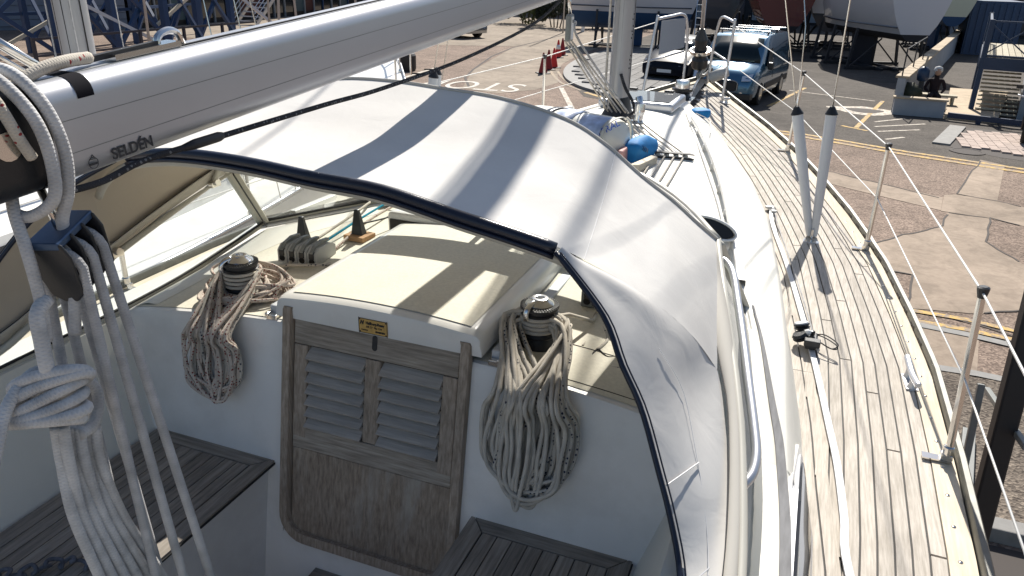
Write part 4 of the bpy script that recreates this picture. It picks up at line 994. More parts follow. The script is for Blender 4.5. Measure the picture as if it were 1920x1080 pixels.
# ---- mast
mbx, mby = 0.0, 3.12
def oval(cx, cy, a, b_, z, n=28, rot=0):
    return [(cx+a*math.copysign(abs(math.cos(t))**.8, math.cos(t)), cy+b_*math.copysign(abs(math.sin(t))**.9, math.sin(t)), z) for t in np.linspace(0, 2*PI, n+1)[:-1]]
b = MB(); zs = [.70, 1.2, 2.5, 8.0]; b.grid([oval(mbx, mby-.02*(z-.7), .062, .095, z) for z in zs], True); mast = obj('mast', b, M['mastalu'], yacht, smooth=True)
b = MB(); b.grid([oval(mbx, mby, r1_, r2_, z) for r1_, r2_, z in ((.11,.15,.715),(.105,.145,.74),(.085,.12,.78),(.072,.105,.83),(.068,.10,.86),(.064,.097,.87))], True); obj('mast_boot', b, M['rubber'], mast, smooth=True)
b = MB(); 
for xo in (-.012,.012): b.bar((mbx+xo, mby-.096, .88), (mbx+xo, mby-.20, 6), .002, .003)
obj('mast_groove', b, M['caulk'], mast)
b = MB(); b.cyl((.066,3.10,.90),(.068,3.08,1.9), .0022, seg=5); obj('mast_groove', b, M['caulk'], mast)
b = MB()
for i, z in enumerate([1.05,1.075,1.1,1.125,1.23,1.25,1.27,1.30,1.34,1.37]):
    p = Vector((.0605, mby-.045+(.012 if i % 2 else 0), z)); b.lathe([(.005,0),(.004,.003),(0,.003)], p, (1,-.5,0), 8)
obj('rivets', b, M['rubber'], mast)
for i, (x, y, mt) in enumerate([(-.075,3.04,'rope_g'),(-.062,3.00,'rope_plain'),(-.085,3.10,'rope_blue'),(-.035,3.0,'rope_g')]):
    rope('halyard', [(x,y,.80),(x*1.02,y-.02,1.8),(x,y-.06,4.5)], .0052, M[mt], ['grey halyard closest to the corner of the mast','buff halyard down the aft face of the mast','flecked halyard on the port side of the mast','grey halyard beside the mast track'][i], 'rope')
rope('halyard_tail', [(.03,3.0,1.02),(.07,2.98,.94),(.12,2.99,.86),(.13,3.02,.80),(.10,3.02,.77)], .010, M['rope_dark'], 'thick black cord looped down beside the mast boot to the deck')
b = MB(); P = crom([(.165,2.98,.745),(.17,2.985,.80),(.165,2.99,.86),(.155,3.0,.89)], 5); b.tube(P, [.030]*5+[.034]*5+[.022]*(len(P)-10), 12); b.box((.165,2.96,.742),(.09,.09,.012))
tag(obj('deck_light', b, M['chrome'], None, smooth=True, auto=.6), 'chrome turning block standing on the deck beside the mast foot', 'block')
# ---- forestay furler, windlass, deck fittings at the bow
fb = Vector((-.02,6.80,.56))
fur = thing('furling_gear', 'headsail furling drum and foil at the bow of the yacht', 'furler', fb)
dirf = Vector((0,-.30,1)).normalized()
b = MB(); b.lathe([(.07,.0),(.085,.02),(.085,.10),(.065,.13),(.07,.15),(.105,.17),(.105,.20),(.065,.21),(.06,.26),(.068,.31),(.045,.37),(.025,.42)], fb+dirf*.12, dirf, 16); obj('drum', b, M['black'], fur, smooth=True, auto=.5)
b = MB(); b.lathe([(.108,.168),(.112,.18),(.108,.202)], fb+dirf*.12, dirf, 20); b.box(fb+dirf*.30+Vector((.11,0,0)),(.09,.03,.02)); b.box(fb+dirf*.30+Vector((-.10,0,0)),(.09,.03,.02)); obj('guard_ring', b, M['steel'], fur, smooth=True, auto=.5)
b = MB(); b.tube([fb+dirf*.5, fb+dirf*7], .020, 8); obj('foil', b, M['alu'], fur, smooth=True)
b = MB(); b.bar(fb+Vector((0,.05,-.06)), fb+dirf*.12, .03, .02); obj('toggle', b, M['steel'], fur)
b = MB(); b.lathe([(.085,0),(.09,.02),(.07,.06),(.10,.085),(.105,.11),(.06,.125),(.07,.16),(.0,.17)], (-.06,6.05,.44), seg=18); wl = obj('windlass', b, M['black'], yacht, smooth=True, auto=.5)
b = MB(); b.box((-.06,6.02,.44),(.24,.34,.03)); b.lathe([(.07,.10),(.075,.15),(.065,.19),(0,.20)], (-.06,6.03,.44), seg=16); obj('windlass_cap', b, M['chrome'], wl, smooth=True, auto=.5)
b = MB(); b.tube(crom([(.03,6.0,.46),(.01,6.3,.52),(.0,6.6,.56),(.0,6.9,.60)],4), .012, 6); obj('anchor_chain', b, M['steel'], yacht, smooth=True)
a = MB(); a.box((0,7.0,.60),(.09,.5,.03)); a.box((.05,7.1,.61),(.010,.4,.05)); a.box((-.05,7.1,.61),(.010,.4,.05)); obj('bow_roller', a, M['steel'], yacht, bevel=.004)
anc = MB(); anc.bar((.0,6.55,.62),(.0,7.25,.66), .03, .05); anc.grid([[(-.01,7.15,.68),(.01,7.15,.68)],[(-.07,7.25,.62),(.07,7.25,.62)],[(0-.02,7.3,.54),(.02,7.3,.54)]]); tag(obj('anchor', anc, M['grey'], None, bevel=.004), 'galvanised plough anchor stowed on the bow roller', 'anchor')
pf = MB(); P = gp
pf.lathe([(.0,0),(.055,.02),(.06,.12),(.055,.2),(.0,.22)], (.12,6.55,.60), (.75,.4,.35), 14); obj('navigation_light', pf, M['lgrey'], yacht, smooth=True)
# cleats and fairleads
def cleat(p, ang, L=.22, name='deck_cleat'):
    c, s_ = math.cos(ang), math.sin(ang); D = Vector((c, s_, 0)); p = Vector(p); b = MB()
    pts = [p+D*(-L/2)+Vector((0,0,.058)), p+D*(-L*.3)+Vector((0,0,.050)), p+Vector((0,0,.044)), p+D*(L*.3)+Vector((0,0,.050)), p+D*(L/2)+Vector((0,0,.058))]
    b.tube(crom(pts,4), [.008]+[.013]*15+[.008], 10)
    for q in (-.045,.045): b.lathe([(.022,0),(.013,.02),(.012,.048)], p+D*q, seg=10)
    b.box(p+Vector((0,0,.003)), (.13,.045,.006), rz=ang); return obj(name, b, M['alu'], yacht, smooth=True, auto=.5)
q = fp(1705,718,deckz); cleat(q, PI/2+.08, .26); q2 = fp(1357,193,deckz); cleat(q2, PI/2+.6, .2)
q = fp(1322,181,deckz); b = MB(); b.tube([q+Vector((.014*math.cos(t), 0, .012+.014*math.sin(t))) for t in np.linspace(-.5,PI+.5,12)], .003, 6); b.lathe([(.018,0),(.014,.005),(0,.005)], q, seg=10); obj('padeye', b, M['steel'], yacht, smooth=True)
q = fp(1214,178,deckz); b = MB(); b.tube([q+Vector((.014*math.cos(t), 0, .012+.014*math.sin(t))) for t in np.linspace(-.5,PI+.5,12)], .003, 6); b.lathe([(.018,0),(.014,.005),(0,.005)], q, seg=10); obj('padeye', b, M['steel'], yacht, smooth=True)
# genoa track with car
TP = [fp(px, py, lambda x, y: deckz(x,y)+.018) for px, py in [(1447,412),(1474,490),(1504,590),(1528,680),(1553,790),(1570,870),(1583,970),(1594,1080)]]
TP = [Vector((1.03,3.32,.195))]+TP+[Vector((1.60,-.7,.13))]
b = MB(); rows = []
tr_ = crom(TP, 5)
for i, p in enumerate(tr_):
    z = deckz(0,p.y); rows.append([(p.x-.007,p.y,z),(p.x-.007,p.y,z+.010),(p.x-.0115,p.y,z+.011),(p.x-.0115,p.y,z+.018),(p.x+.0115,p.y,z+.018),(p.x+.0115,p.y,z+.011),(p.x+.007,p.y,z+.010),(p.x+.007,p.y,z)])
b.grid(rows); track = obj('genoa_track', b, M['greytube'], yacht)
b = MB(); p = tr_[2]; b.box((p.x,p.y,p.z+.004),(.045,.06,.032)); obj('track_end', b, M['black'], track, bevel=.004)
b = MB(); b.lathe([(.022,0),(.022,.012),(0,.014)], (p.x-.02,p.y+.02,p.z+.016), (0,0,1), 12); obj('track_sheave', b, M['lgrey'], track, smooth=True, auto=.5); b = MB(); b.lathe([(.018,0),(.018,.012),(0,.014)], (p.x+.018,p.y-.05,p.z+.012), (0,0,1), 12); obj('track_sheave', b, M['lgrey'], track, smooth=True, auto=.5)
cq = fp(1520,642,lambda x, y: deckz(x,y)+.03)
car = thing('genoa_car', 'black sheet lead car with grey sheave and spring loop on the long side deck track', 'track car', (cq.x,cq.y,cq.z))
b = MB(); b.box(cq+Vector((0,0,.008)),(.048,.11,.038)); obj('slider', b, M['black'], car, bevel=.006)
b = MB(); b.box(cq+Vector((.004,-.045,.02)),(.065,.04,.028)); b.lathe([(.012,0),(.012,.02),(0,.022)], cq+Vector((.0,.01,.03)), seg=10); obj('plunger_stop', b, M['black'], car, bevel=.005)
for k, (o, tl) in enumerate([((-.045,.055,.045),(-.3,.2,1)),((-.045,-.0,.02),(-.5,-.1,1))]):
    b = MB(); b.lathe([(.030,-.012),(.034,-.006),(.026,0),(.034,.006),(.030,.012)], cq+Vector(o), tl, 20); b.f.append
    obj('sheave', b, M['black'], car, smooth=True, auto=.5)
    b = MB(); b.lathe([(.029,.012),(.027,.017),(.01,.018),(0,.018)], cq+Vector(o), tl, 20); obj('cheek_plate', b, M['greytube'] if k == 0 else M['black'], car, smooth=True, auto=.5)
b = MB(); b.lathe([(.0,-.012),(.012,-.008),(.014,0),(.012,.008),(0,.012)], cq+Vector((-.018,.0,.045)), seg=12); obj('ball', b, M['white'], car, smooth=True)
for dz in (0,.012):
    b = MB(); b.tube(crom([cq+Vector(v) for v in [(.015,.045,.02),(.05,.02,.025+dz),(.095,-.02,.02+dz),(.105,-.045,.012+dz),(.08,-.05,.010),(.03,-.02,.02)]],6), .0028, 6); obj('bungee_loop', b, M['rubber'], car, smooth=True)
rope('car_control_line', [p+Vector((.022,.0,.01)) for p in tr_[3:20:4]]+[cq+Vector((.02,.06,.02))], .0035, M['rope_g'], 'thin grey line lying along the side deck track from the car', 'rope', k=4)
# roof handrails
for s in (1,-1):
    HP = []
    for px, py in [(1300,222),(1312,240),(1325,265),(1340,300),(1354,340),(1366,385),(1377,440),(1386,500),(1389,530)]:
        HP.append(fp(px, py, lambda x, y: roofz(x, y)+.052))
    HP = [Vector((s*p.x, p.y, p.z)) for p in HP]; c_ = crom(HP, 6)
    rows = [[p+Vector((-.019,0,-.014)), p+Vector((-.017,0,.012)), p+Vector((.017,0,.012)), p+Vector((.019,0,-.014))] for p in c_]
    b = MB(); b.grid(rows, True); hr = obj('roof_handrail', b, M['gel'], yacht, bevel=.004)
    b = MB()
    for i in range(0, len(c_), 6): b.box(c_[i]+Vector((0,0,-.036)), (.032,.10,.048))
    obj('handrail_foot', b, M['gel'], hr, bevel=.006)
    q = [fp(px, py, lambda x, y: roofz(x, y)+.008) for px, py in [(1287,212),(1298,240),(1313,280),(1330,330),(1345,375),(1357,420)]]
    b = MB(); b.tube(crom([Vector((s*p.x, p.y, p.z)) for p in q], 6), .008, 6); obj('spray_rail', b, M['white'], yacht, smooth=True)
wire('safety_line', crom([fp(1303,228,roofz)+Vector((0,0,.06)), fp(1335,232,lambda x,y: roofz(x,y)+.02)+Vector((-.02,0,.02)), fp(1332,250,lambda x,y: roofz(x,y)+.03)],8), .003, M['wire'])
# cowl vent
vc = Vector((.86,1.46,roofz(.86,1.46)+.01))
vent = thing('cowl_vent', 'white low cowl vent with black oval mouth facing aft on the coachroof', 'vent', vc)
vd = Vector((.1,-.85,.62)).normalized()
b = MB(); Pv = []; u = Vector((1,.1,-.28)).normalized(); vv = u.cross(vd).normalized()
for t, w_, h_, cc in [(0,.105,.042,vc+Vector((.0,-.075,.085))),(.2,.102,.042,vc+Vector((0,-.05,.07))),(.5,.085,.042,vc+Vector((-.0,.03,.06))),(.8,.06,.04,vc+Vector((-.0,.09,.03))),(1,.02,.02,vc+Vector((0,.115,.005)))]:
    Pv.append([cc+u*w_*math.cos(a)+vv*h_*math.sin(a) for a in np.linspace(0,2*PI,25)[:-1]])
b.grid(Pv, True); obj('cowl', b, M['gel'], vent, smooth=True)
cc = vc+Vector((.0,-.075,.0865)); b = MB(); b.add([cc+u*.093*math.cos(a)+vv*.034*math.sin(a)+vd*.003 for a in np.linspace(0,2*PI,25)[:-1]], [tuple(range(24))]); obj('mouth', b, M['rubber'], vent)
b = MB(); b.tube([cc+u*.103*math.cos(a)+vv*.041*math.sin(a) for a in np.linspace(0,2*PI,25)[:-1]], .006, 6, closed=True); obj('mouth_rim', b, M['white'], vent, smooth=True)
b = MB(); b.lathe([(.07,-.05),(.075,.0),(.06,.04)], vc+Vector((0,-.0,.0)), seg=18); obj('vent_base', b, M['white'], vent, smooth=True)
# line organiser and the lines over the roof
og = [fp(1222,288,lambda x,y: roofz(x,y)+.015), fp(1298,294,lambda x,y: roofz(x,y)+.015)]
b = MB(); b.bar(og[0]+Vector((0,0,-.012)), og[1]+Vector((0,0,-.012)), .05, .008); b.bar(og[0]+Vector((0,0,.014)), og[1]+Vector((0,0,.014)), .05, .006); orgn = obj('line_organiser', b, M['rubber'], yacht, bevel=.002)
for i in range(4):
    p = og[0].lerp(og[1], (i+.6)/4.4)
    b = MB(); b.lathe([(.014,-.008),(.014,.008)], p, seg=12); obj('organiser_sheave', b, M['lgrey'], orgn, smooth=True, auto=.5)
    f_ = Vector((.06+.03*i,3.0,.76)); a_ = Vector((.58+.012*i, .75, .56))
    en = fp([1243,1262,1280,1301][i]-2, 372, lambda x,y: roofz(x,y)+.012) if False else Vector((p.x-.02+.0*i, 1.3, roofz(p.x, 1.3)+.012))
    pts = [f_, p.lerp(f_,.5)+Vector((0,0,.0)), p+Vector((0,.02,.0)), p+Vector((-.003,-.05,.0)), Vector((p.x+.01, 1.9, roofz(p.x,1.9)+.012)), en]
    rope('deck_line', pts, .0048, M['rope_plain' if i != 1 else 'rope_blue'], ['plain buff line, leftmost of the four crossing the white coachroof','blue flecked line, second from the left across the white coachroof','plain buff line, third from the left across the white coachroof','plain buff line, rightmost of the four across the white coachroof'][i])
# deck hatch forward of the mast
hp = [zp(1203,216,.76), zp(1268,222,.76), zp(1276,192,.76), zp(1208,189,.76)]
hc = sum(hp, Vector())/4; b = MB(); b.prism([(-.27,3.62),(.27,3.62),(.27,4.16),(-.27,4.16)], .70, .765); dh = obj('deck_hatch', b, M['alu'], yacht, bevel=.02, bseg=3)
b = MB(); b.prism([(-.235,3.655),(.235,3.655),(.235,4.125),(-.235,4.125)], .766, .771); obj('hatch_lens', b, glass_mat('smoked', (.3,.32,.33), .55, (.35,.36,.37)), dh)
for x in (-.14,.14): b = MB(); b.box((x,4.16,.775),(.07,.05,.02)); obj('hatch_hinge', b, M['black'], dh, bevel=.004)
def bag(name, c, d, rz, lab, txt=None, seed=1):
    R3 = Matrix.Rotation(rz,3,'Z'); b = MB(); rows = []
    for v in np.linspace(0,1,9):
        r = []
        for u in np.linspace(0,2*PI,21)[:-1]:
            s_ = 1-.12*abs(v-.45)-(.55*(v-.8)/.2 if v > .8 else 0); x = d[0]/2*math.copysign(abs(math.cos(u))**.6, math.cos(u))*s_; y = d[1]/2*math.copysign(abs(math.sin(u))**.6, math.sin(u))*s_
            p = Vector((x, y, d[2]*v)); p += Vector((1,1,.6))*.018*noise.noise(p*14+Vector((seed,0,0))); r.append(Vector(c)+R3 @ p)
        rows.append(r)
    b.grid(rows, True); b.f.append(tuple(range(len(b.v)-20, len(b.v)))); o = obj(name, b, M['blue'], None, smooth=True); tag(o, lab, 'bag'); return o
bag('blue_bag', (.315,2.36,roofz(.32,2.36)-.01), (.12,.27,.12), -.25, 'bright blue folded bag tucked against the white life raft canister')
b = MB(); 
t_ = text_mesh('MARIN', .036, M['navy'], 'printing', None, frame_mat((.365,2.26,.73), Matrix.Rotation(-1.0,3,'Z') @ Vector((1,.0,.0)), (0,.35,1)))
t_.parent = bpy.data.objects['blue_bag']
bag('blue_bag', (.38,4.25,roofz(.38,4.25)-.0), (.14,.14,.06), .3, 'small bright blue cloth bundle beside the deck hatch', seed=4)
b = MB(); b.prism([(.33,2.06),(.38,2.08),(.43,2.32),(.39,2.34)], .645, .685); tag(obj('wooden_chock', b, M['teak_edge'], None, bevel=.004), 'weathered wooden chock below the blue bag on the coachroof', 'chock')
# life raft canister
raft = thing('life_raft', 'white life raft canister with black strap lashed in front of the mast foot', 'life raft', (-.12,2.42,.66))
b = MB(); rows = []
ax0, ax1 = Vector((-.40,2.40,.765)), Vector((.26,2.22,.755)); D = (ax1-ax0).normalized(); U = Vector((0,0,1)); V = D.cross(U)
for t in np.linspace(0,1,25):
    e_ = abs(t*2-1); k = (1-e_**9)**.5 if e_ < 1 else .0; k = max(k,.02)
    if .47 < t < .53: k *= 1.0
    rows.append([ax0.lerp(ax1,t)+U*.128*k*math.copysign(abs(math.sin(a))**.8, math.sin(a))+V*.165*k*math.copysign(abs(math.cos(a))**.8, math.cos(a)) for a in np.linspace(0,2*PI,33)[:-1]])
b.grid(rows, True); obj('canister', b, M['raft'], raft, smooth=True)
def band(t0, wd, name, mt, th=.004, a0=0, a1=2*PI):
    b = MB(); c = ax0.lerp(ax1, t0); rr = []
    for q in (-wd/2, wd/2): rr.append([c+D*q+U*(.128+th)*math.copysign(abs(math.sin(a))**.8, math.sin(a))+V*(.165+th)*math.copysign(abs(math.cos(a))**.8, math.cos(a)) for a in np.linspace(a0,a1,33)])
    b.grid(rr); return solid(obj(name, b, mt, raft, smooth=True), .003)
band(.36, .045, 'strap', M['navy']); band(.93,.02,'shell_seam', M['winframe'])
lab_ = mat('raft_label', (.45,.53,.72), .5, var=.35, vscale=18); band(.52,.12,'label', lab_, .003, .9, 2.0); band(.79,.15,'label', lab_, .003, .25, 1.5)
b = MB(); b.box(ax1+Vector((.005,-.02,-.06)),(.03,.16,.09)); obj('end_patch', b, M['pink'], raft, bevel=.01)
c_ = ax0.lerp(ax1,.80)+U*.127-V*.0+V*-.12; nrm = (U*.75-V*.66).normalized()
text_mesh('ASTRAL', .05, M['bluetext'], 'lettering', raft, frame_mat(ax0.lerp(ax1,.88)+U*.085+V*-.0+Vector((0,-.135,.0)), D*.4+Vector((0,.0,.25))+Vector((0,.1,0)), Vector((-.35,.35,.6))), extrude=.002)
b = MB(); b.prism([(-.42,2.25),(.25,2.10),(.25,2.40),(-.42,2.55)], .63, .66); obj('cradle_base', b, M['tanwood'], raft, bevel=.004)
# navy fabric bundle left of the canister
def lump(name, c, d, mt, seed, rz=0):
    b = MB(); rows = []
    for v in np.linspace(.04,PI-.04,9):
        r = []
        for u in np.linspace(0,2*PI,19)[:-1]:
            p = Vector((math.sin(v)*math.cos(u)*d[0], math.sin(v)*math.sin(u)*d[1], math.cos(v)*d[2])); p *= 1+.25*noise.noise(p*6+Vector((seed,0,0))); r.append(Matrix.Rotation(rz,3,'Z') @ p+Vector(c))
        rows.append(r)
    b.grid(rows, True); return obj(name, b, mt, None, smooth=True)
tag(lump('fender_cover', (-.72,2.75,.70), (.17,.20,.10), mat('slate_fabric', (.10,.16,.25), .7, var=.3, vscale=9), 3), 'slate blue fabric bundle on the roof beyond the canister strap', 'bundle')
# vang tackle from the boom to the mast foot
BO = thing('boom', 'silver aluminium boom with maker\'s lettering and black end cap, crossing upper left', 'boom', (0,-.95,1.34))
BZ = lambda y: 1.345+.083*y
def bsec(y, W=.0575, H=.165, r=.034, n=6):
    z0 = BZ(y); P = []
    for cx, cz, a0 in ((W-r, H-r, 0), (-W+r, H-r, PI/2), (-W+r*1.1, r*1.1, PI), (W-r*1.1, r*1.1, 1.5*PI)):
        rr = r if cz > r*1.2 else r*1.1
        for k in range(n+1): a = a0+PI/2*k/n; P.append((cx+rr*math.cos(a), y, z0+cz+rr*math.sin(a)))
    return P
b = MB(); b.grid([bsec(y) for y in (-.965,-.4,.6,1.8,3.0)], True); obj('extrusion', b, M['boomalu'], BO, smooth=True, auto=.6)
b = MB()
for zz_ in (.050, .103):
    b.bar((.0574,-.95,BZ(-.95)+zz_), (.0574,2.95,BZ(2.95)+zz_), .0009, .0013)
b.bar((.022,-.95,BZ(-.95)+.1652),(.022,2.95,BZ(2.95)+.1652), .002,.0012)
obj('side_groove', b, M['grey'], BO)
b = MB(); b.bar((.010,-.62,BZ(-.62)+.1665),(.010,2.95,BZ(2.95)+.1665), .005,.003); obj('luff_groove', b, M['caulk'], BO)
# black band, end fitting
b = MB(); rows = []
for y in (-.905,-.872): rows.append([(x*1.012, yy, BZ(yy)+(z-BZ(yy))*1.006) for x, yy, z in bsec(y) if z > BZ(y)+.098 ])
b.grid(rows); obj('black_band', b, mat('matt_black_tape', (.01,.01,.014), .9, spec=.1), BO, smooth=True)
b = MB(); b.grid([bsec(-.965,.060,.170),bsec(-.985,.060,.170)], True); b.grid([bsec(-.985,.058,.168),bsec(-1.12,.05,.15,.03)], True); n_ = len(b.v); k_ = len(bsec(0)); b.f.append(tuple(range(n_-k_, n_))); endc = obj('end_casting', b, M['black'], BO, smooth=True, auto=.6)
for zz_ in (.05,.11): b = MB(); b.lathe([(.007,0),(.006,.003),(0,.003)], (.0575,-.952,BZ(-.95)+zz_), (1,0,0), 10); obj('screw', b, M['steel'], BO, smooth=True)
b = MB(); b.lathe([(.022,-.004),(.022,.006),(0,.006)], (.052,-1.04,BZ(-1.04)+.09), (1,0,0), 16); obj('sheave_pin', b, M['steel'], endc, smooth=True, auto=.5)
b = MB(); b.box((.048,-1.045,BZ(-1.04)+.09),(.010,.09,.075)); obj('sheave_plate', b, M['grey'], endc, bevel=.006)
tm = frame_mat((.0590,-.812,BZ(-.812)+.026), (0,1,.083), (0,-.083,1)); text_mesh('SELDÉN', .0265, M['ink'], 'lettering', BO, tm, bold=.0007, sx=1.02, extrude=.0003)
lg = MB(); lc = Vector((.0582,-.898,BZ(-.898)+.024)); lg.tube([lc+Vector((0,.0095*math.cos(a),.0095*math.sin(a))) for a in np.linspace(0,2*PI,25)[:-1]], .0006, 4, closed=True)
lg.bar(lc+Vector((0,-.008,-.002)), lc+Vector((0,.008,-.001)), .0008, .004); lg.bar(lc+Vector((0,-.0055,.0065)), lc+Vector((0,.0055,.0065)), .0006,.0010); lg.tube([lc+Vector((0,-.004,.009)), lc+Vector((0,0,.014)), lc+Vector((0,.004,.009))], .0006, 4); obj('round_emblem', lg, M['ink'], BO)
# fitting and padeye on top of the boom
b = MB(); b.bar((.0,-.78,BZ(-.78)+.172),(.0,-.62,BZ(-.62)+.172), .035,.010); b.tube(crom([(0,-.665,BZ(-.66)+.165),(0,-.66,BZ(-.66)+.188),(0,-.635,BZ(-.63)+.196),(0,-.61,BZ(-.6)+.188),(0,-.60,BZ(-.59)+.165)],5), .007, 8); obj('sail_lug', b, M['steel'], BO, smooth=True, auto=.6)
b = MB(); b.bar((.0,-.85,BZ(-.85)+.175),(.0,-.66,BZ(-.66)+.178), .012,.010); obj('slider', b, M['rubber'], BO)
b = MB(); b.cyl((0,2.98,BZ(3)+.08),(0,3.05,BZ(3)+.08), .03, seg=12); obj('gooseneck', b, M['steel'], BO, smooth=True)
rope('outhaul', [(.005,-.99,BZ(-1)+.155),(.012,-.93,BZ(-.93)+.178),(.008,-.87,BZ(-.87)+.182),(.0,-.82,BZ(-.82)+.178)], .0105, M['rope_spl'], 'spliced white and red rope end on top of the boom end', 'rope')
rope('reefing_line', [(.062,-.985,1.262),(.066,-.90,1.262),(.060,-.80,1.276),(.064,-.67,1.283),(.045,-.2,1.290),(.03,.119,1.291),(.03,.664,1.322),(.02,1.358,1.393),(.0,1.80,1.475)], .0062, M['rope_dark'], 'dark braided line running along beneath the boom', 'rope')
b = MB(); b.tube([(.0655,-.70,1.2822),(.0645,-.67,1.2834),(.061,-.60,1.2846),(.060,-.585,1.285)], [.007,.0105,.0105,.007], 8); tag(obj('line_sleeve', b, M['rubber'], None, smooth=True), 'black sleeve on the dark braided line in front of the sprayhood hoop', 'sleeve')
# vang
vg = thing('vang_tackle', 'grey vang block and rope tackle between the boom and the mast foot', 'tackle', (0,1.9,1.40))
bc = xp(1068,52,.0)
b = MB(); b.box(bc,(.026,.075,.13)); obj('block_body', b, M['grey'], vg, bevel=.012, bseg=3)
b = MB(); b.box(bc+Vector((.015,-.005,.0)),(.004,.028,.105)); vp_ = obj('block_label', b, M['white'], vg)
text_mesh('III', .022, M['ink'], 'label_print', vg, frame_mat(bc+Vector((.0176,-.005,.03)), (0,1,0), (0,0,1))); 
b = MB(); b.tube([bc+Vector((0,0,.06)), Vector((0,1.93,BZ(1.93)))], .009, 8); obj('shackle', b, M['steel'], vg, smooth=True)
foot = Vector((.02,3.0,.79))
for i in range(5):
    o1 = Vector((-.015+.012*(i % 3), -.02+.015*i, -.04)); o2 = Vector((-.05+.028*i, -.02-.01*(i % 2), 0))
    b = MB(); b.tube([bc+o1+Vector((0,.0,-.02)), foot+o2], .0048, 6); obj('tackle_rope', b, M['rope_g'] if i % 2 else M['rope_plain'], vg, smooth=True)
b = MB(); b.tube(crom([bc+Vector((0,.04,.01)), bc+Vector((.0,.10,.02)), bc+Vector((.01,.16,-.08)), foot+Vector((.08,-.02,0))],6), .006, 8); obj('tackle_rope', b, M['rope_g'], vg, smooth=True)
# mainsheet: triple block, ropes, knot
tk = thing('mainsheet_tackle', 'black triple mainsheet block with six parallel grey ropes below the boom end', 'tackle', (.05,-.956,1.1))
B0 = xp(133,470,.05)
Rb = Matrix.Rotation(.28,3,'X') @ Matrix.Rotation(.25,3,'Z')
def tb(v): return B0+Rb @ Vector(v)
for k in range(4):
    y = -.048+k*.032; b = MB(); poly = [(-.032,.045),(.032,.045),(.040,.02),(.030,-.055),(.012,-.07),(-.012,-.07),(-.030,-.055),(-.040,.02)]
    vs = [tb((x, y-.003, z)) for x, z in poly]+[tb((x, y+.003, z)) for x, z in poly]; n_ = 8
    b.add(vs, [tuple(range(8)), tuple(range(8,16))[::-1]]+[(j,(j+1)%8,8+(j+1)%8,8+j) for j in range(8)]); obj('cheek', b, M['black'], tk, bevel=.003)
b = MB(); b.box(tb((0,0,.042)), (.058,.104,.014), rot=Rb); obj('head_plate', b, mat('blue_anodised', (.05,.09,.17), .3, metal=.4), tk, bevel=.003)
for k in range(3):
    y = -.032+k*.032; b = MB(); b.lathe([(.030,-.011),(.034,-.010),(.026,0),(.034,.010),(.030,.011)], tb((0,y,-.012)), Rb @ Vector((0,1,0)), 20); obj('sheave', b, M['rubber'], tk, smooth=True, auto=.6)
    a0 = tb((-.037,y,-.012)); a1 = tb((.037,y,-.012)); tp_ = [tb((.035*math.cos(t), y, -.012+.035*math.sin(t))) for t in np.linspace(PI,0,9)]
    lowL = Vector((-.06+.05*k, -.98+.06*k, -.15)); lowR = Vector((.08+.055*k, -.93+.05*k, -.15))
    b = MB(); b.tube([lowL]+[a0.lerp(lowL,.5)]+tp_+[a1.lerp(lowR,.5)]+[lowR], .0088, 9); obj('sheet_rope', b, M['rope_g'], tk, smooth=True)
b = MB(); b.tube([tb((0,0,.05)), Vector((.02,-.975,BZ(-.97)))], .007, 8); obj('shackle', b, M['steel'], tk, smooth=True)
# rope turns over the boom end
for k, (dy, dr) in enumerate([(0,0),(-.030,.004),(-.062,-.004)]):
    y = -.985+dy; z0 = BZ(y); W = .072+dr
    P = [(-.06,y-.02,z0+.02),(-.065,y-.02,z0+.12),(-.03,y-.012,z0+.185),(.02,y-.006,z0+.19),(.058,y,z0+.165),(W+.004,y+.012,z0+.12),(W+.008,y+.02,z0+.06),(W+.002,y+.016,z0+.0),(W-.012,y+.006,z0-.05)]
    if k == 0: P += [(.066,y+.004,z0-.11),(.062,y-.004,z0-.19),(.058,y-.012,z0-.245)]
    elif k == 1: P = P[:-1]+[(.04,y,z0-.03),(.0,y,z0-.03)]
    else: P = P[:5]+[(.068,y+.02,z0+.10),(.066,y+.035,z0+.07)]
    rope('lashing_rope', P, .0098 if k < 2 else .0088, M['rope'] if k < 2 else M['rope_spl'], ['thick grey white rope turn over the boom end running down past the block','second thick rope turn over the boom end beside the black casting','red and green flecked rope turn over the black boom end casting'][k], seg=10)
rope('lashing_rope', [xp(20,345,.0), xp(27,400,.02), xp(50,470,.045), xp(75,560,.05), xp(88,640,.05)], .0095, M['rope'], 'thick rope hanging left of the triple block down to the knot', seg=10)
# knot bundle
kc = xp(95,735,.05)
for i in range(6):
    x0 = xp(95-2*i, 715+15*i, .05); P = []
    ra, rb_ = .062+.006*math.sin(i*2), .034
    for a in np.linspace(0,2*PI,13)[:-1]:
        P.append(x0+RT*(ra*math.cos(a))*(.98)+UP*(.019*math.cos(a)*.9+.013*math.sin(a+i))+FW*(-rb_*math.sin(a)))
    b = MB(); b.tube(crom(P,5,closed=True), .0102, 9, closed=True); tag(obj('knot_turn', b, M['rope'], None, smooth=True), ['topmost','second','third','fourth','fifth','lowest'][i]+' rope turn wrapped round the knot below the black triple block', 'knot', 'rope turns of the mainsheet knot')
rope('knot_loop', [xp(88,560,.055), xp(70,590,.06), xp(78,640,.065), xp(88,690,.07), xp(98,720,.06)], .0125, M['rope'], 'doubled rope loop entering the knot from above', seg=10)
rope('knot_loop', [xp(110,700,.06), xp(62,700,.03), xp(15,760,.03), xp(-6,840,.04), xp(-20,900,.05)], .0105, M['rope'], 'rope loop bulging out to the left side of the knot', seg=10)
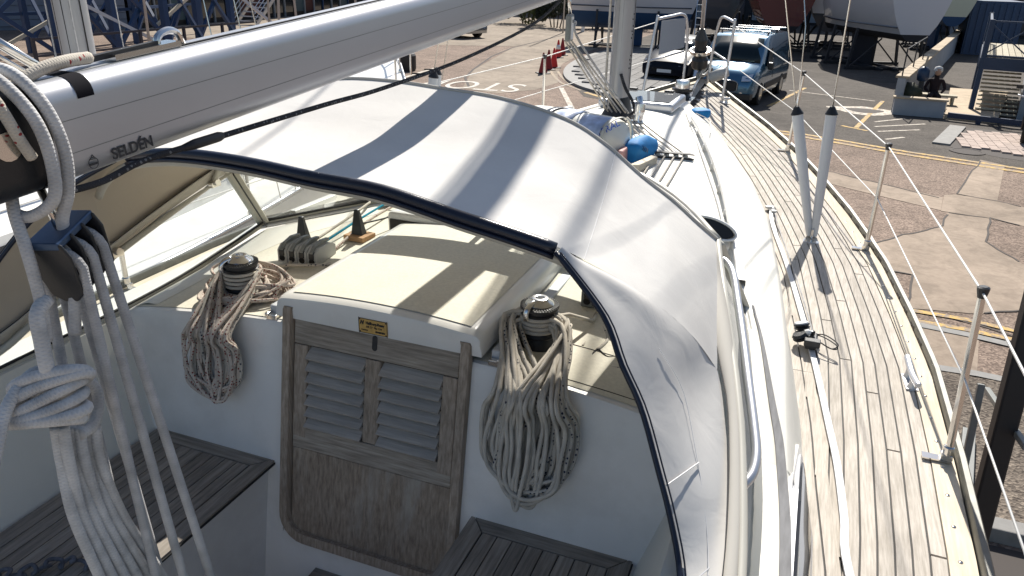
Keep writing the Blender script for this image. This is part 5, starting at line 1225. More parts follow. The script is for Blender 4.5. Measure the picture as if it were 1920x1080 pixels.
rope('knot_loop', [xp(112,720,.05), xp(150,705,.02), xp(182,735,.03), xp(178,790,.05), xp(150,815,.06)], .0105, M['rope'], 'rope loop bulging out to the right side of the knot', seg=10)
for i in range(6):
    a, bb_ = 98+15*i, 190+24*i
    rope('rope_bundle', [xp(a+6,800,.04+.012*(i%2)), xp(a+18,870,.04+.014*(i%2)), xp(a+40+4*i,970,.05), xp(bb_,1090,.06), xp(bb_+30,1180,.06)], .0098, M['rope'], ['leftmost','second','third','fourth','fifth','rightmost'][i]+' strand from the left in the rope bundle hanging below the knot', 'rope', group='gathered rope strands below the knot', seg=10)
# knotted line on the port seat
P = []
for i in range(46):
    t = i/45; p = zp(-40+330*t, 1062+14*math.sin(9*t)+8*t, .03); P.append(p+Vector((.012*math.sin(i*1.9), .014*math.cos(i*1.9), .012*math.sin(i*1.1))))
rope('chain_knotted_line', P, .006, mat('navy_grey_rope', (.10,.11,.14), .8, var=.5, vscale=60), 'dark chain-knotted line lying across the port cockpit seat', k=4)
b = MB(); R = random.Random(9); P = []
c0 = zp(243,1022,.03)
for i in range(24): P.append(c0+Vector((R.uniform(-.03,.03), R.uniform(-.035,.035), R.uniform(0,.03))))
rope('loose_line', P, .0045, bpy.data.materials['navy_grey_rope'], 'small dark tangle of line on the port cockpit seat', k=4)
# yard cradle post beside the hull
b = MB(); a_, c_ = xp(1815,1060,2.3), xp(1960,500,2.3); b.bar(a_+(a_-c_)*1.2, c_, .10, .10); cp = thing('cradle_prop', 'black steel cradle post leaning against the hull below the guard wires', 'cradle', (2.3,2.2,GZ)); obj('post', b, mat('cradle_black', (.012,.012,.014), .55), cp, bevel=.01)
b = MB(); b.bar(xp(1790,960,2.25), xp(1840,720,2.25), .035, .035); b.bar(xp(1850,730,2.35), xp(1925,840,2.35), .03, .03); b.bar((2.3,1.2,GZ+.05),(2.9,5,GZ+.05), .1,.1); obj('brace', b, M['grey'], cp, bevel=.004)
# ================================================================== NEIGHBOURING YACHT
NB = thing('neighbouring_yacht', 'white yacht berthed alongside to port, seen through the windscreen panes', 'yacht', (-3.66,2.3,0), .20)
def nhalf(y): return interp(y, [-6.5,-3.5,-1,1,3,5,6.2,7.0], [.75,.95,1.25,1.4,1.3,.8,.36,.02])
def nz(y): return interp(y, [-6.5,0,7.0], [-.12,-.05,.28])
rows = []
for y in np.linspace(-6.5, 7.0, 40):
    X = nhalf(y); r = []
    for t in np.linspace(-1,1,25):
        a = abs(t); s = -1 if t < 0 else 1; r.append((s*X*math.sin(a*PI/2)**.55, y, nz(y)-interp(y,[-6.5,0,6,7],[.9,1.4,1.1,.1])*(1-a)**.75))
    rows.append(r)
b = MB(); b.grid(rows); obj('hull', b, M['gel'], NB, smooth=True, local=True)
b = MB(); b.grid([[(nhalf(y)*t, y, nz(y)+.03*(1-t*t)) for t in np.linspace(-1,1,9)] for y in np.linspace(-6.5,6.98,40)]); obj('deck', b, M['gel'], NB, smooth=True, local=True)
for s in (1,-1):
    b = MB(); b.tube([(s*(nhalf(y)-.01), y, nz(y)+.02) for y in np.linspace(-6.4,6.95,50)], .018, 6); obj('toe_rail', b, M['alu'], NB, smooth=True, local=True)
rows = []
for y in np.linspace(-2.6, 3.9, 24):
    w_ = max(nhalf(y)-.55, .2)*interp(y,[2.6,3.9],[1,.55]); h = interp(y,[-2.6,-2.5,2.0,3.8,3.9],[.34,.38,.34,.18,.04]); z = nz(y)
    rows.append([(-w_-.07,y,z),(-w_,y,z+h*.8),(-w_+.08,y,z+h),(0,y,z+h+.06),(w_-.08,y,z+h),(w_,y,z+h*.8),(w_+.07,y,z)])
b = MB(); b.grid(rows); b.f.append(tuple(range(7))); obj('coachroof', b, M['gel'], NB, smooth=True, auto=.5, local=True)
for s in (1,-1):
    for i,(y0,y1) in enumerate(((-2.1,-1.2),(-.9,-.1),(.3,1.1))):
        P = []
        for y in (y0,y1):
            w_ = max(nhalf(y)-.55,.2); 
            for hh in (.10,.25): P.append((s*(w_+.075-.07*hh/.28), y, nz(y)+hh))
        b = MB(); b.add([P[0],P[1],P[3],P[2]], [(0,1,2,3)]); solid(obj('cabin_window', b, M['black'], NB, local=True), .01)
    b = MB(); b.tube([(s*(max(nhalf(y)-.55,.2)-.12), y, nz(y)+.44) for y in np.linspace(-2.2,2.4,14)], .014, 6)
    for y in np.linspace(-2.2,2.4,5): b.box((s*(max(nhalf(y)-.55,.2)-.12), y, nz(y)+.405),(.03,.08,.05))
    obj('handrail', b, M['alu'], NB, smooth=True, auto=.5, local=True)
    for lv,(dh,rr) in enumerate(((.6,.004),(.32,.0035))):
        b = MB(); b.tube([(s*(nhalf(y)-.05), y, nz(y)+dh) for y in (-6.3,-4.2,-2.2,-.2,1.8,3.8,5.6)], rr, 5); obj('lifeline', b, M['wire'], NB, local=True)
    for y in (-6.3,-4.2,-2.2,-.2,1.8,3.8,5.6):
        b = MB(); b.cyl((s*(nhalf(y)-.05), y, nz(y)), (s*(nhalf(y)-.05), y, nz(y)+.61), .0125, seg=8); b.lathe([(.022,0),(.022,.03),(.014,.05)], (s*(nhalf(y)-.05), y, nz(y)), seg=8); obj('stanchion', b, M['steel'], NB, smooth=True, auto=.5, local=True)
b = MB(); b.tube(crom([(-.75,5.4,.22),(-.7,5.5,.85),(-.3,6.5,.93),(0,6.95,.95),(.3,6.5,.93),(.7,5.5,.85),(.75,5.4,.22)],5), .014, 8); b.tube([(-.3,6.5,.93),(-.2,6.4,.3)],.012,8); b.tube([(.3,6.5,.93),(.2,6.4,.3)],.012,8); obj('pulpit', b, M['steel'], NB, smooth=True, local=True)
b = MB(); b.grid([oval(0,-.02*z,.085,.125,z) for z in (.3,2,6,9)], True); nm = obj('mast', b, M['mastalu'], NB, smooth=True, local=True)
b = MB(); b.bar((.03,-.123,.4),(.03,-.25,6),.008,.006); b.bar((-.03,-.123,.4),(-.03,-.25,6),.008,.006); b.bar((.084,-.02,.4),(.084,-.12,6),.006,.012); obj('mast_groove', b, M['caulk'], nm, local=True)
b = MB(); R = random.Random(3)
for j in range(5): b.tube(crom([(.06+.01*j,-.13-.01*j,.98),(.10+.01*j,-.16,.86),(.07,-.19,.72+.02*j),(.02,-.17,.80),(.04,-.14,.96)],5,closed=True), .006, 6, closed=True)
obj('halyard_coil', b, M['rope_g'], NB, smooth=True, local=True)
b = MB(); b.tube([(.09,-.13,.4),(.09,-.2,5)], .006, 5); b.tube([(-.09,-.13,.4),(-.08,-.2,5)], .006, 5); b.tube([(0,.5,.4),(0,.1,9)],.004,5); obj('halyard', b, M['rope_g'], NB, local=True)
for (x,y) in ((-1.4,.0),(1.4,.0),(-1.35,-.35),(1.35,-.35),(1.35,.35)):
    b = MB(); b.tube([(x,y,.0),(x*.25,y*.2,7)], .004, 5); obj('shroud', b, M['steel'], NB, local=True)
b = MB(); b.tube([(.0,-.15,2.07),(-.1,-2,2.12),(-.2,-3.9,2.2)], .06, 10); obj('boom', b, M['mastalu'], NB, smooth=True, local=True)
b = MB(); P = [(0,-.16,1.98),(0,-.20,2.15),(0,-.30,2.32),(-.02,-1.0,2.30),(-.1,-2,2.25),(-.2,-3.8,2.3)]; b.tube(P, [.06,.12,.14,.12,.11,.07], 12); obj('sail_cover', b, mat('sail_cover_blue', (.01,.04,.13), .7, var=.25, vscale=12, bump=.4, bscale=30), NB, smooth=True, local=True)
spp = [ray(-20,70)*2.7+Vector(CAM), ray(125,158)*3.1+Vector(CAM)]
b = MB(); b.tube(spp, .019, 12); b.tube([p+Vector((0,0,-.05)) for p in spp], .008, 6); tag(obj('spray_pole', b, M['steel'], None, smooth=True), 'polished stainless tube slanting down behind the boom end at far left', 'pole')
# ================================================================== YARD: VEHICLES
M['vanblue'] = mat('van_paint_blue', (.045,.15,.25), .2, metal=.5, coat=1)
M['carblk'] = mat('car_paint_dark', (.008,.011,.02), .4, spec=.12)
M['silver'] = mat('car_paint_silver', (.28,.29,.30), .25, metal=.7, coat=.8)
M['carglass'] = mat('car_glass', (.012,.022,.028), .12, spec=.25)
M['tyre'] = mat('tyre', (.015,.015,.015), .8)
M['lamp'] = mat('headlamp', (.7,.72,.74), .12, metal=.6, coat=1)
M['dash'] = mat('dashboard', (.2,.25,.2), .6)
def vehicle(name, lab, cat, loc, rz, st, paint, wy, ws, hood, roofi, van=False, W=.98, group=None):
    t = thing(name, lab, cat, loc, rz, group); rows = []
    def sec(y, h, wb, wt, zb=.28):
        belt = min(.98, h-.05); return [(wb*.97,y,zb),(wb,y,zb+.15),(wb,y,belt*.85),(wb*.985,y,belt),(wt+(wb-wt)*.25,y,h-.10 if h > 1.3 else h-.04),(wt,y,h-.02),(wt*.5,y,h+.015),(0,y,h+.02)]
    for q in st:
        a = sec(*q); rows.append(a+[(-x,y,z) for x,y,z in reversed(a[:-1])])
    b = MB(); b.grid(rows); n = len(rows[0]); b.f.append(tuple(range(n))); b.f.append(tuple(range(len(b.v)-n,len(b.v)))); obj('body', b, paint, t, smooth=True, auto=.7, local=True)
    # windscreen
    (y0,h0,w0),(y1,h1,w1) = ws
    rows = []
    for v in (0,.5,1):
        y = y0+(y1-y0)*v; h = h0+(h1-h0)*v; w_ = w0+(w1-w0)*v; rows.append([(x*w_, y-.05+.05*abs(x)**2, h+.040-.03*abs(x)**3) for x in np.linspace(-1,1,9)])
    b = MB(); b.grid(rows); solid(obj('windscreen', b, M['carglass'], t, smooth=True, local=True), .012)
    b = MB(); b.box((0,y0+.02,h0+.055),(w0*1.6,.10,.02)); obj('dashboard_edge', b, M['dash'], t, local=True)
    for s in (1,-1):
        for y in wy:
            b = MB(); b.lathe([(.33,0),(.34,.03),(.34,.19),(.32,.22)], (s*(W-.20), y, .33), (s,0,0), 24); wq = obj('wheel', b, M['tyre'], t, smooth=True, auto=.6, local=True)
            b = MB(); b.lathe([(.22,.221),(.20,.225),(.10,.215),(0,.22)], (s*(W-.20), y, .33), (s,0,0), 16); obj('rim', b, M['silver'], wq, smooth=True, auto=.6, local=True)
            b = MB(); b.lathe([(.38,.0),(.38,.006)], (s*(W-.012), y, .36), (s,0,0), 24); obj('wheel_arch', b, M['rubber'], t, local=True)
    return t
VST = [(0,.62,.80,.72),(.06,.86,.88,.80),(.28,1.02,.95,.84),(.80,1.16,.98,.86),(1.02,1.22,.98,.84),(1.38,1.62,.985,.80),(1.72,1.92,.985,.78),(2.1,1.975,.985,.80),(4.6,1.96,.985,.80),(4.9,1.90,.98,.78),(4.98,1.5,.97,.8)]
van = vehicle('panel_van', 'metallic blue panel van with roof bars parked beyond the bow, facing the camera', 'van', (-1.52,22.45,GZ), -.145, VST, M['vanblue'], (.95,3.9), ((1.03,1.20,.84),(1.66,1.86,.74)), 1, 2, True)
for s in (1,-1):
    b = MB(); b.grid([[(s*.994,1.35,1.10),(s*.994,2.15,1.10)],[(s*.93,1.75,1.58),(s*.925,2.15,1.60)]]); solid(obj('door_window', b, M['carglass'], van, local=True), .01)
    b = MB(); b.grid([[(s*.993,y,.42),(s*.993,y,.60)] for y in (1.4,4.7)]); solid(obj('side_moulding', b, M['rubber'], van, local=True), .015)
    b = MB(); b.grid([[(s*.60,-.01,.76),(s*.60,.05,.90)],[(s*.86,.02,.78),(s*.88,.22,.98)]]); solid(obj('headlight', b, M['lamp'], van, local=True), .02)
    b = MB(); b.box((s*1.09,1.40,1.12),(.16,.12,.22)); obj('wing_mirror', b, M['black'], van, bevel=.03, local=True)
    b = MB(); b.cyl((s*.62,-.012,.40),(s*.62,.02,.40), .055, seg=14); obj('fog_lamp', b, M['lamp'], van, smooth=True, auto=.5, local=True)
    b = MB(); b.lathe([(.025,0),(.025,.10)], (s*.72,2.15,1.93), seg=8); b.lathe([(.025,0),(.025,.10)], (s*.72,3.4,1.94), seg=8); obj('bar_foot', b, M['black'], van, local=True)
    b = MB(); b.grid([[(s*.995,y,z) for z in (.7,1.5)] for y in (2.35,2.37)]); solid(obj('door_gap', b, M['caulk'], van, local=True), .004)
for y in (2.15,3.4,4.4): b = MB(); b.bar((-.80,y,2.06),(.80,y,2.06),.06,.035); obj('roof_bar', b, M['silver'], van, local=True, bevel=.008)
b = MB(); b.prism([(-.48,-.02),(.48,-.02),(.48,.06),(-.48,.06)], .44, .74); obj('grille', b, M['rubber'], van, bevel=.03, local=True)
b = MB(); b.tube(crom([(-.5,-.03,.6),(-.4,-.03,.76),(.4,-.03,.76),(.5,-.03,.6),(.4,-.03,.44),(-.4,-.03,.44)],5,closed=True), .018, 6, closed=True); obj('grille_surround', b, M['silver'], van, smooth=True, local=True)
b = MB(); b.box((-.02,-.04,.60),(.12,.02,.06)); obj('badge', b, mat('red_badge',(.4,.02,.02),.4), van, local=True)
b = MB(); b.prism([(-.9,-.04),(.9,-.04),(.95,.2),(-.95,.2)], .22, .42); obj('bumper', b, M['black'], van, bevel=.03, local=True)
text_mesh('FORD', .34, M['white'], 'bonnet_lettering', None, Matrix.Identity(4), extrude=.002)
bl = bpy.data.objects['bonnet_lettering']; bl.parent = van; bl.location = (-.25,.55,1.155); bl.rotation_euler = (math.radians(14),0,0); bl.scale = (1,1,1)
CST = [(0,.55,.72,.62),(.08,.72,.84,.72),(.5,.90,.88,.74),(1.05,.98,.89,.74),(1.30,1.08,.89,.70),(1.75,1.38,.89,.62),(2.1,1.46,.89,.60),(3.2,1.45,.89,.60),(3.9,1.22,.88,.62),(4.15,.95,.86,.66),(4.25,.6,.82,.7)]
car_ = vehicle('hatchback_car', 'dark blue hatchback parked nose-on to the left of the blue van', 'car', (-4.0,26.6,GZ), -.10, CST, M['carblk'], (.85,3.4), ((1.25,1.03,.72),(1.85,1.40,.58)), 1, 2, W=.89)
for s in (1,-1):
    b = MB(); b.grid([[(s*.50,.03,.60),(s*.50,.12,.72)],[(s*.78,.07,.62),(s*.80,.30,.78)]]); solid(obj('headlight', b, M['lamp'], car_, local=True), .02)
    b = MB(); b.box((s*.98,1.45,1.0),(.16,.10,.12)); obj('wing_mirror', b, M['carblk'], car_, bevel=.03, local=True)
    b = MB(); b.grid([[(s*.895,1.5,.98),(s*.895,3.3,.98)],[(s*.72,2.0,1.32),(s*.72,3.1,1.33)]]); solid(obj('side_window', b, M['carglass'], car_, local=True), .01)
b = MB(); b.prism([(-.5,.0),(.5,.0),(.5,.08),(-.5,.08)], .38, .56); obj('grille', b, M['rubber'], car_, bevel=.03, local=True)
b = MB(); b.box((0,-.02,.42),(.52,.02,.11)); obj('number_plate', b, M['white'], car_, local=True)
c2 = vehicle('saloon_car', 'silver grey car mostly hidden behind the boom beyond the concrete road', 'car', (-16.6,38.8,GZ), 1.2, CST, M['silver'], (.85,3.4), ((1.25,1.03,.72),(1.85,1.40,.58)), 1, 2, W=.89)
c3 = vehicle('saloon_car', 'dark car partly hidden under the boom, nearer than the silver one', 'car', (-18.4,37.5,GZ), 1.3, CST, M['carblk'], (.85,3.4), ((1.25,1.03,.72),(1.85,1.40,.58)), 1, 2, W=.89)
# traffic cones
M['cone'] = mat('cone_red', (.70,.035,.02), .5); M['coned'] = mat('cone_dark_red', (.28,.02,.018), .6)
coneb = None
def cone(loc, lab, m_, h=.75):
    t = thing('traffic_cone', lab, 'traffic cone', loc, rnd.uniform(0,1), 'traffic cones along the kerb')
    b = MB(); b.lathe([(.17,.03),(.03,h),(.02,h+.01)], seg=16); obj('cone_body', b, m_, t, smooth=True, auto=.6, local=True)
    b = MB(); b.box((0,0,.015),(.46,.46,.035)); obj('cone_base', b, M['rubber'], t, local=True, bevel=.01)
    return t
for (px, py, lab, m_) in [(1027,138,'dark red traffic cone nearest the camera at the kerb','coned'),(1037,131,'dull red traffic cone close beside the nearest one','coned'),(1047,127,'bright red traffic cone, third along the kerb','cone'),(1055,108,'red and white traffic cone standing behind the bright red one','cone'),(1063,104,'dark red traffic cone farthest along the kerb','coned')]:
    p = gp(px-9, py); t = cone((p.x,p.y,GZ+.006), lab, M[m_])
    if 'white' in lab: b = MB(); b.lathe([(.115,.36),(.075,.55)], seg=16); obj('white_band', b, M['white'], t, smooth=True, local=True)
# dark bollard-like tub and loop near the left car park line
p = gp(758,132); b = MB(); b.lathe([(.42,0),(.45,.1),(.45,.55),(.40,.62),(0,.64)], (p.x,p.y,GZ), seg=20); tag(obj('rubbish_tub', b, M['rubber'], None, smooth=True, auto=.5), 'squat black tub standing on the chippings under the boom', 'tub')
b = MB(); b.tube([(p.x+.9+.5*math.cos(a), p.y-.1+.7*math.sin(a), GZ+.03) for a in np.linspace(-2.2,2.2,20)], .03, 5); tag(obj('hose_loop', b, M['rubber'], None, smooth=True), 'black hose curled on the ground beside the black tub', 'hose')
# ================================================================== YARD: BOATS ON CRADLES
M['steelblk'] = mat('cradle_steel', (.02,.022,.028), .6); M['redhull'] = mat('hull_red', (.11,.004,.008), .4, coat=.3); M['navyhull'] = mat('hull_navy', (.012,.016,.035), .35, coat=.3)
M['antif'] = mat('antifouling_blue', (.01,.05,.13), .7); M['whull'] = mat('hull_white', (.55,.56,.60), .3, coat=.4); M['antidark'] = mat('antifouling_dark', (.02,.02,.025), .8); M['creamhull'] = mat('hull_cream', (.5,.52,.4), .4)
def yboat(name, lab, loc, rz, L, B_, zk, zd, top, bot, wl, stripe_m=None, cat='boat'):
    t = thing(name, lab, cat, loc, rz)
    def half(y): return B_/2*interp(y/L, [0,.3,.6,.85,1], [.82,1,.95,.5,.01])
    def rows_(z0, z1, n):
        R_ = []
        for y in np.linspace(0, L, 30):
            r = []
            for s in (1,-1):
                q = []
                for z in np.linspace(z0, z1, n):
                    f = (z-zk)/(zd-zk); w_ = half(y-(1-f)*L*.10*(y/L))*min(1,(f**.42)*1.02)
                    yy = y-(1-f)*L*.12*(y/L)**3; q.append((s*max(w_,.004), yy, z))
                r.append(q)
            R_.append(r[0][::-1]+r[1])
        return R_
    b = MB(); R_ = rows_(wl, zd, 7); b.grid(R_); b.f.append(tuple(range(len(R_[0])))); hull = obj('topsides', b, top, t, smooth=True, auto=.6, local=True)
    b = MB(); R_ = rows_(zk+.02, wl, 7); b.grid(R_); b.f.append(tuple(range(len(R_[0])))); obj('underbody', b, bot, t, smooth=True, auto=.6, local=True)
    b = MB(); b.grid([[(half(y)*x, y, zd-.02) for x in (-1,0,1)] for y in np.linspace(0,L,30)]); obj('deck', b, M['whull'], t, local=True)
    b = MB(); b.grid([[(s, y, z) for s, z in ((-half(y)*.5,zd-.02),(-half(y)*.45,zd+.5),(half(y)*.45,zd+.5),(half(y)*.5,zd-.02))] for y in np.linspace(L*.2,L*.7,10)]); b.f += [(0,1,2,3),(36,37,38,39)]; obj('cabin', b, M['whull'], t, local=True)
    b = MB(); b.box((0,L*.45,(zk)/2+.0),(.16,L*.22,zk+.5)) ; obj('keel', b, bot, t, local=True)
    if stripe_m:
        for s in (1,-1):
            pts = []
            for y in np.linspace(0, L*.97, 24):
                f = (zd-.12-zk)/(zd-zk); pts.append((s*(half(y-(1-f)*L*.10*(y/L))*min(1,(f**.42)*1.02)+.035), y-(1-f)*L*.12*(y/L)**3, zd-.12))
            b = MB(); b.tube(pts, .035, 5); obj('sheer_stripe', b, stripe_m, t, local=True)
            pts = []
            for y in np.linspace(0, L*.97, 24):
                f = (wl+.26-zk)/(zd-zk); pts.append((s*(half(y-(1-f)*L*.10*(y/L))*min(1,(f**.42)*1.02)+.035), y-(1-f)*L*.12*(y/L)**3, wl+.26))
            b = MB(); b.tube(pts, .03, 5); obj('boot_stripe', b, stripe_m, t, local=True)
    cr = thing('boat_cradle', 'black steel cradle holding up the '+lab.split(' standing')[0].split(' on ')[0], 'cradle', loc, rz)
    for y in (L*.22, L*.45, L*.68):
        hw = half(y)*.85
        b = MB(); b.bar((-hw-.3,y,.08),(hw+.3,y,.08),.12,.12)
        obj('cross_beam', b, M['steelblk'], cr, local=True)
        for s in (1,-1):
            b = MB(); b.bar((s*(hw+.2),y,.0),(s*hw,y,wl+.1),.10,.10); obj('prop', b, M['steelblk'], cr, local=True)
            b = MB(); b.bar((s*(hw+.1),y,.1),(s*.3,y,wl-.3),.05,.05); obj('brace', b, M['steelblk'], cr, local=True)
    for s in (1,-1): b = MB(); b.bar((s*.35,L*.15,.08),(s*.35,L*.75,.08),.10,.10); obj('runner', b, M['steelblk'], cr, local=True)
    return t
yboat('cradled_yacht', 'white yacht with blue antifouling standing behind the mast', (-11.3,39,GZ), -1.45, 6.6, 2.8, .9, 3.1, M['whull'], M['antif'], 1.75, M['navyhull'])
yboat('cradled_yacht', 'dark navy yacht standing behind the furling drum and the car', (-4.4,43,GZ), .1, 10, 3.2, .8, 3.4, M['navyhull'], M['antidark'], 1.4)
yboat('cradled_yacht', 'dark red hulled yacht standing behind the blue van', (-.9,40.5,GZ), .15, 9, 3.6, .9, 3.1, M['redhull'], M['antidark'], 1.35, M['whull'])
yboat('cradled_yacht', 'pale hulled yacht with dark underbody behind the rigging', (1.2,43,GZ), 0, 9, 3.0, 1.0, 3.4, M['whull'], M['navyhull'], 1.9)
mb_ = yboat('cradled_motorboat', 'white motor boat with rounded stern standing above the car park', (4.5,34.2,GZ), .42, 9.0, 3.5, 1.3, 3.9, M['whull'], M['antidark'], 1.6, M['navyhull'])
yboat('cradled_yacht', 'cream hulled boat partly hidden behind the white motor boat', (7.2,46,GZ), .1, 8, 2.8, 1.4, 3.8, M['creamhull'], M['antif'], 1.9)
# ladder by the dark hull
b = MB(); A, B1 = Vector((-4.7,37.5,GZ)), Vector((-4.9,38.6,GZ+3.3))
for s in (0,.42): b.bar(A+Vector((s,0,0)), B1+Vector((s,0,0)), .04,.03)
tl_ = thing('ladder', 'aluminium ladder leaning on the dark navy hull', 'ladder', A); obj('rails', b, M['alu'], tl_)
for i in range(11): b = MB(); t = (i+.5)/11; b.bar(A.lerp(B1,t), A.lerp(B1,t)+Vector((.42,0,0)), .03,.03); obj('rung', b, M['alu'], tl_)
# ================================================================== YARD: LEFT BACKGROUND
M['clad'] = mat('cladding_grey', (.17,.20,.26), .6, var=.06, vscale=2, obj_var=.05); M['dglass'] = mat('dark_glazing', (.012,.017,.02), .12, coat=.6, obj_var=.3); M['redpan'] = mat('oxblood_panel', (.05,.008,.008), .6); M['gant'] = mat('gantry_blue', (.008,.04,.12), .45); M['mull'] = mat('grey_mullion', (.22,.25,.28), .5); M['teal'] = mat('teal_panel', (.03,.07,.09), .5)
cb_ = thing('clad_building', 'slate grey boarded building behind the blue gantry at far left', 'building', (-40,22,GZ))
P0, P1 = Vector((-50,14,GZ)), Vector((-34.5,32,GZ)); dv = (P1-P0).normalized(); nrm = Vector((dv.y,-dv.x,0))
b = MB(); b.add([P0, P1, P1-nrm*8, P0-nrm*8]+[q+Vector((0,0,8.9)) for q in (P0,P1,P1-nrm*8,P0-nrm*8)], [(0,1,5,4),(1,2,6,5),(2,3,7,6),(3,0,4,7),(4,5,6,7)]); obj('wall', b, M['clad'], cb_)
for i in range(26):
    z = GZ+.2+i*.34; b = MB(); b.bar(P0+nrm*.05+Vector((0,0,z+.15-GZ)), P1+nrm*.05+Vector((0,0,z+.15-GZ)), .05, .315); obj('board', b, M['clad'], cb_, bevel=.012, bseg=1)
gb = thing('glazed_building', 'dark glass fronted building with blue columns behind the boom', 'building', (-35,45,GZ))
Q0, Q1 = Vector((-34.3,32.6,GZ)), Vector((-36,75,GZ)); dv = (Q1-Q0).normalized(); nr = Vector((dv.y,-dv.x,0))
b = MB(); b.add([Q0,Q1,Q1-nr*10,Q0-nr*10]+[q+Vector((0,0,9)) for q in (Q0,Q1,Q1-nr*10,Q0-nr*10)], [(0,1,5,4),(1,2,6,5),(2,3,7,6),(3,0,4,7),(4,5,6,7)]); obj('wall', b, M['rubber'], gb)
for i in range(34):
    t0, t1 = i/34, (i+.93)/34; a, c_ = Q0.lerp(Q1,t0)+nr*.06, Q0.lerp(Q1,t1)+nr*.06
    mt = M['redpan'] if i in (7,8,13) else (M['teal'] if i % 5 == 2 else M['dglass'])
    b = MB(); b.add([a+Vector((0,0,.3)), c_+Vector((0,0,.3)), c_+Vector((0,0,8.5)), a+Vector((0,0,8.5))], [(0,1,2,3)]); solid(obj('window', b, mt, gb), .04)
    b = MB(); b.bar(a-dv*.05+nr*.06, a-dv*.05+nr*.06+Vector((0,0,8.6)), .09,.12); obj('mullion', b, M['mull'] if i % 3 else M['gant'], gb)
sg = thing('external_staircase', 'pale metal staircase rising in front of the dark glass building', 'staircase', (-30,38,GZ))
for i in range(16):
    q = Vector((-31.5,38+.32*i,GZ+.25*i)); b = MB(); b.box(q,(1.4,.30,.05)); obj('tread', b, M['whull'], sg)
for s in (-.75,.75):
    b = MB(); b.bar(Vector((-31.5+s,38,GZ)), Vector((-31.5+s,43,GZ+3.9)), .06,.2); obj('stringer', b, M['alu'], sg)
    for k in range(3): b = MB(); b.tube([Vector((-31.5+s,38,GZ+.4+.3*k)), Vector((-31.5+s,43,GZ+4.3+.3*k))], .025, 6); obj('handrail', b, M['alu'], sg)
gt = thing('boat_hoist', 'tall blue lattice steel gantry with crossed braces in the upper left', 'gantry', (-26,24,GZ))
def beam(a, c_, w_, m_=None, nm='beam'):
    b = MB(); b.bar(a, c_, w_, w_); return obj(nm, b, m_ or M['gant'], gt)
cols = [Vector((-26.5,16.5,GZ)), Vector((-25.2,19.8,GZ)), Vector((-25.0,22.3,GZ)), Vector((-25.0,25,GZ)), Vector((-26,28,GZ)), Vector((-26.6,31,GZ))]
for i, c_ in enumerate(cols):
    beam(c_, c_+Vector((0,0,9)), .26, nm='column')
    if i: 
        a = cols[i-1]
        for z in (0,3.2,6.4):
            beam(a+Vector((0,0,z+.2)), c_+Vector((0,0,z+3.2)), .15); beam(a+Vector((.18,0,z+3.2)), c_+Vector((.18,0,z+.2)), .15)
            beam(a+Vector((0,0,z+3.3)), c_+Vector((0,0,z+3.3)), .20)
for k, (a, c_) in enumerate([((-26.5,18,GZ+.3),(-24,24,GZ+3.6)),((-25.5,25,GZ+1),(-24.5,30.5,GZ+4.5)),((-25,20.4,GZ+2.3),(-23.6,23.2,GZ+.5)),((-24.6,27.5,GZ+3.2),(-23.6,31.5,GZ+.2)),((-25.5,17.2,GZ+2.4),(-24.6,19.6,GZ+4.4))]):
    beam(Vector(a), Vector(c_), .12, M['whull'] if k > 1 else M['teak_edge'], 'pale_brace')
for i, c_ in enumerate(cols):
    c2_ = c_+Vector((-3.2, 1.4, 0)); beam(c2_, c2_+Vector((0,0,9)), .2, nm='column'); beam(c_+Vector((0,0,3.4)), c2_+Vector((0,0,3.4)), .14); beam(c_+Vector((0,0,.3)), c2_+Vector((0,0,3.3)), .11)
    if i: a2 = cols[i-1]+Vector((-3.2,1.4,0)); beam(a2+Vector((0,0,.3)), c2_+Vector((0,0,3.3)), .12); beam(a2+Vector((0,0,6.3)), c2_+Vector((0,0,3.3)), .12); beam(a2+Vector((0,0,1.5)), c2_+Vector((0,0,1.5)), .12)
for i in range(5): 
    b = MB(); q = Vector((-23.5,17.5+i*2.3,GZ)); b.bar(q+Vector((0,0,.0)), q+Vector((0,0,1.1)), .10); b.bar(q+Vector((0,0,1.05)), q+Vector((0,2.3,1.05)), .08); b.bar(q+Vector((0,0,.5)), q+Vector((0,2.3,.5)), .06); tag(obj('barrier_section', b, M['navyhull'], None), ['dark blue barrier section nearest below the gantry','dark blue barrier section second below the gantry','dark blue barrier section below the middle of the gantry','dark blue barrier section fourth below the gantry','dark blue barrier section farthest below the gantry'][i], 'barrier', 'barrier sections below the gantry')
for i,(x,y,h,a) in enumerate([(-17,22,7,.1),(-19,26,8,-.1),(-21,20,8,.05),(-20,32,8,.0),(-14,46,9,.02),(-9,60,9,0),(-22,28,8,.04)]):
    b = MB(); b.cyl((x,y,GZ),(x+a*4,y,GZ+h), .05, .04, 8); tag(obj('bare_mast', b, M['mastalu'], None, smooth=True), ['slim bare mast nearest in the yard at upper left','slim bare mast behind the neighbouring mast','slim bare mast left of the gantry column','slim bare mast beside the staircase','slim bare mast beyond the hedge','slim distant bare mast behind the cradled yachts','slim bare mast before the dark glass building'][i], 'mast')
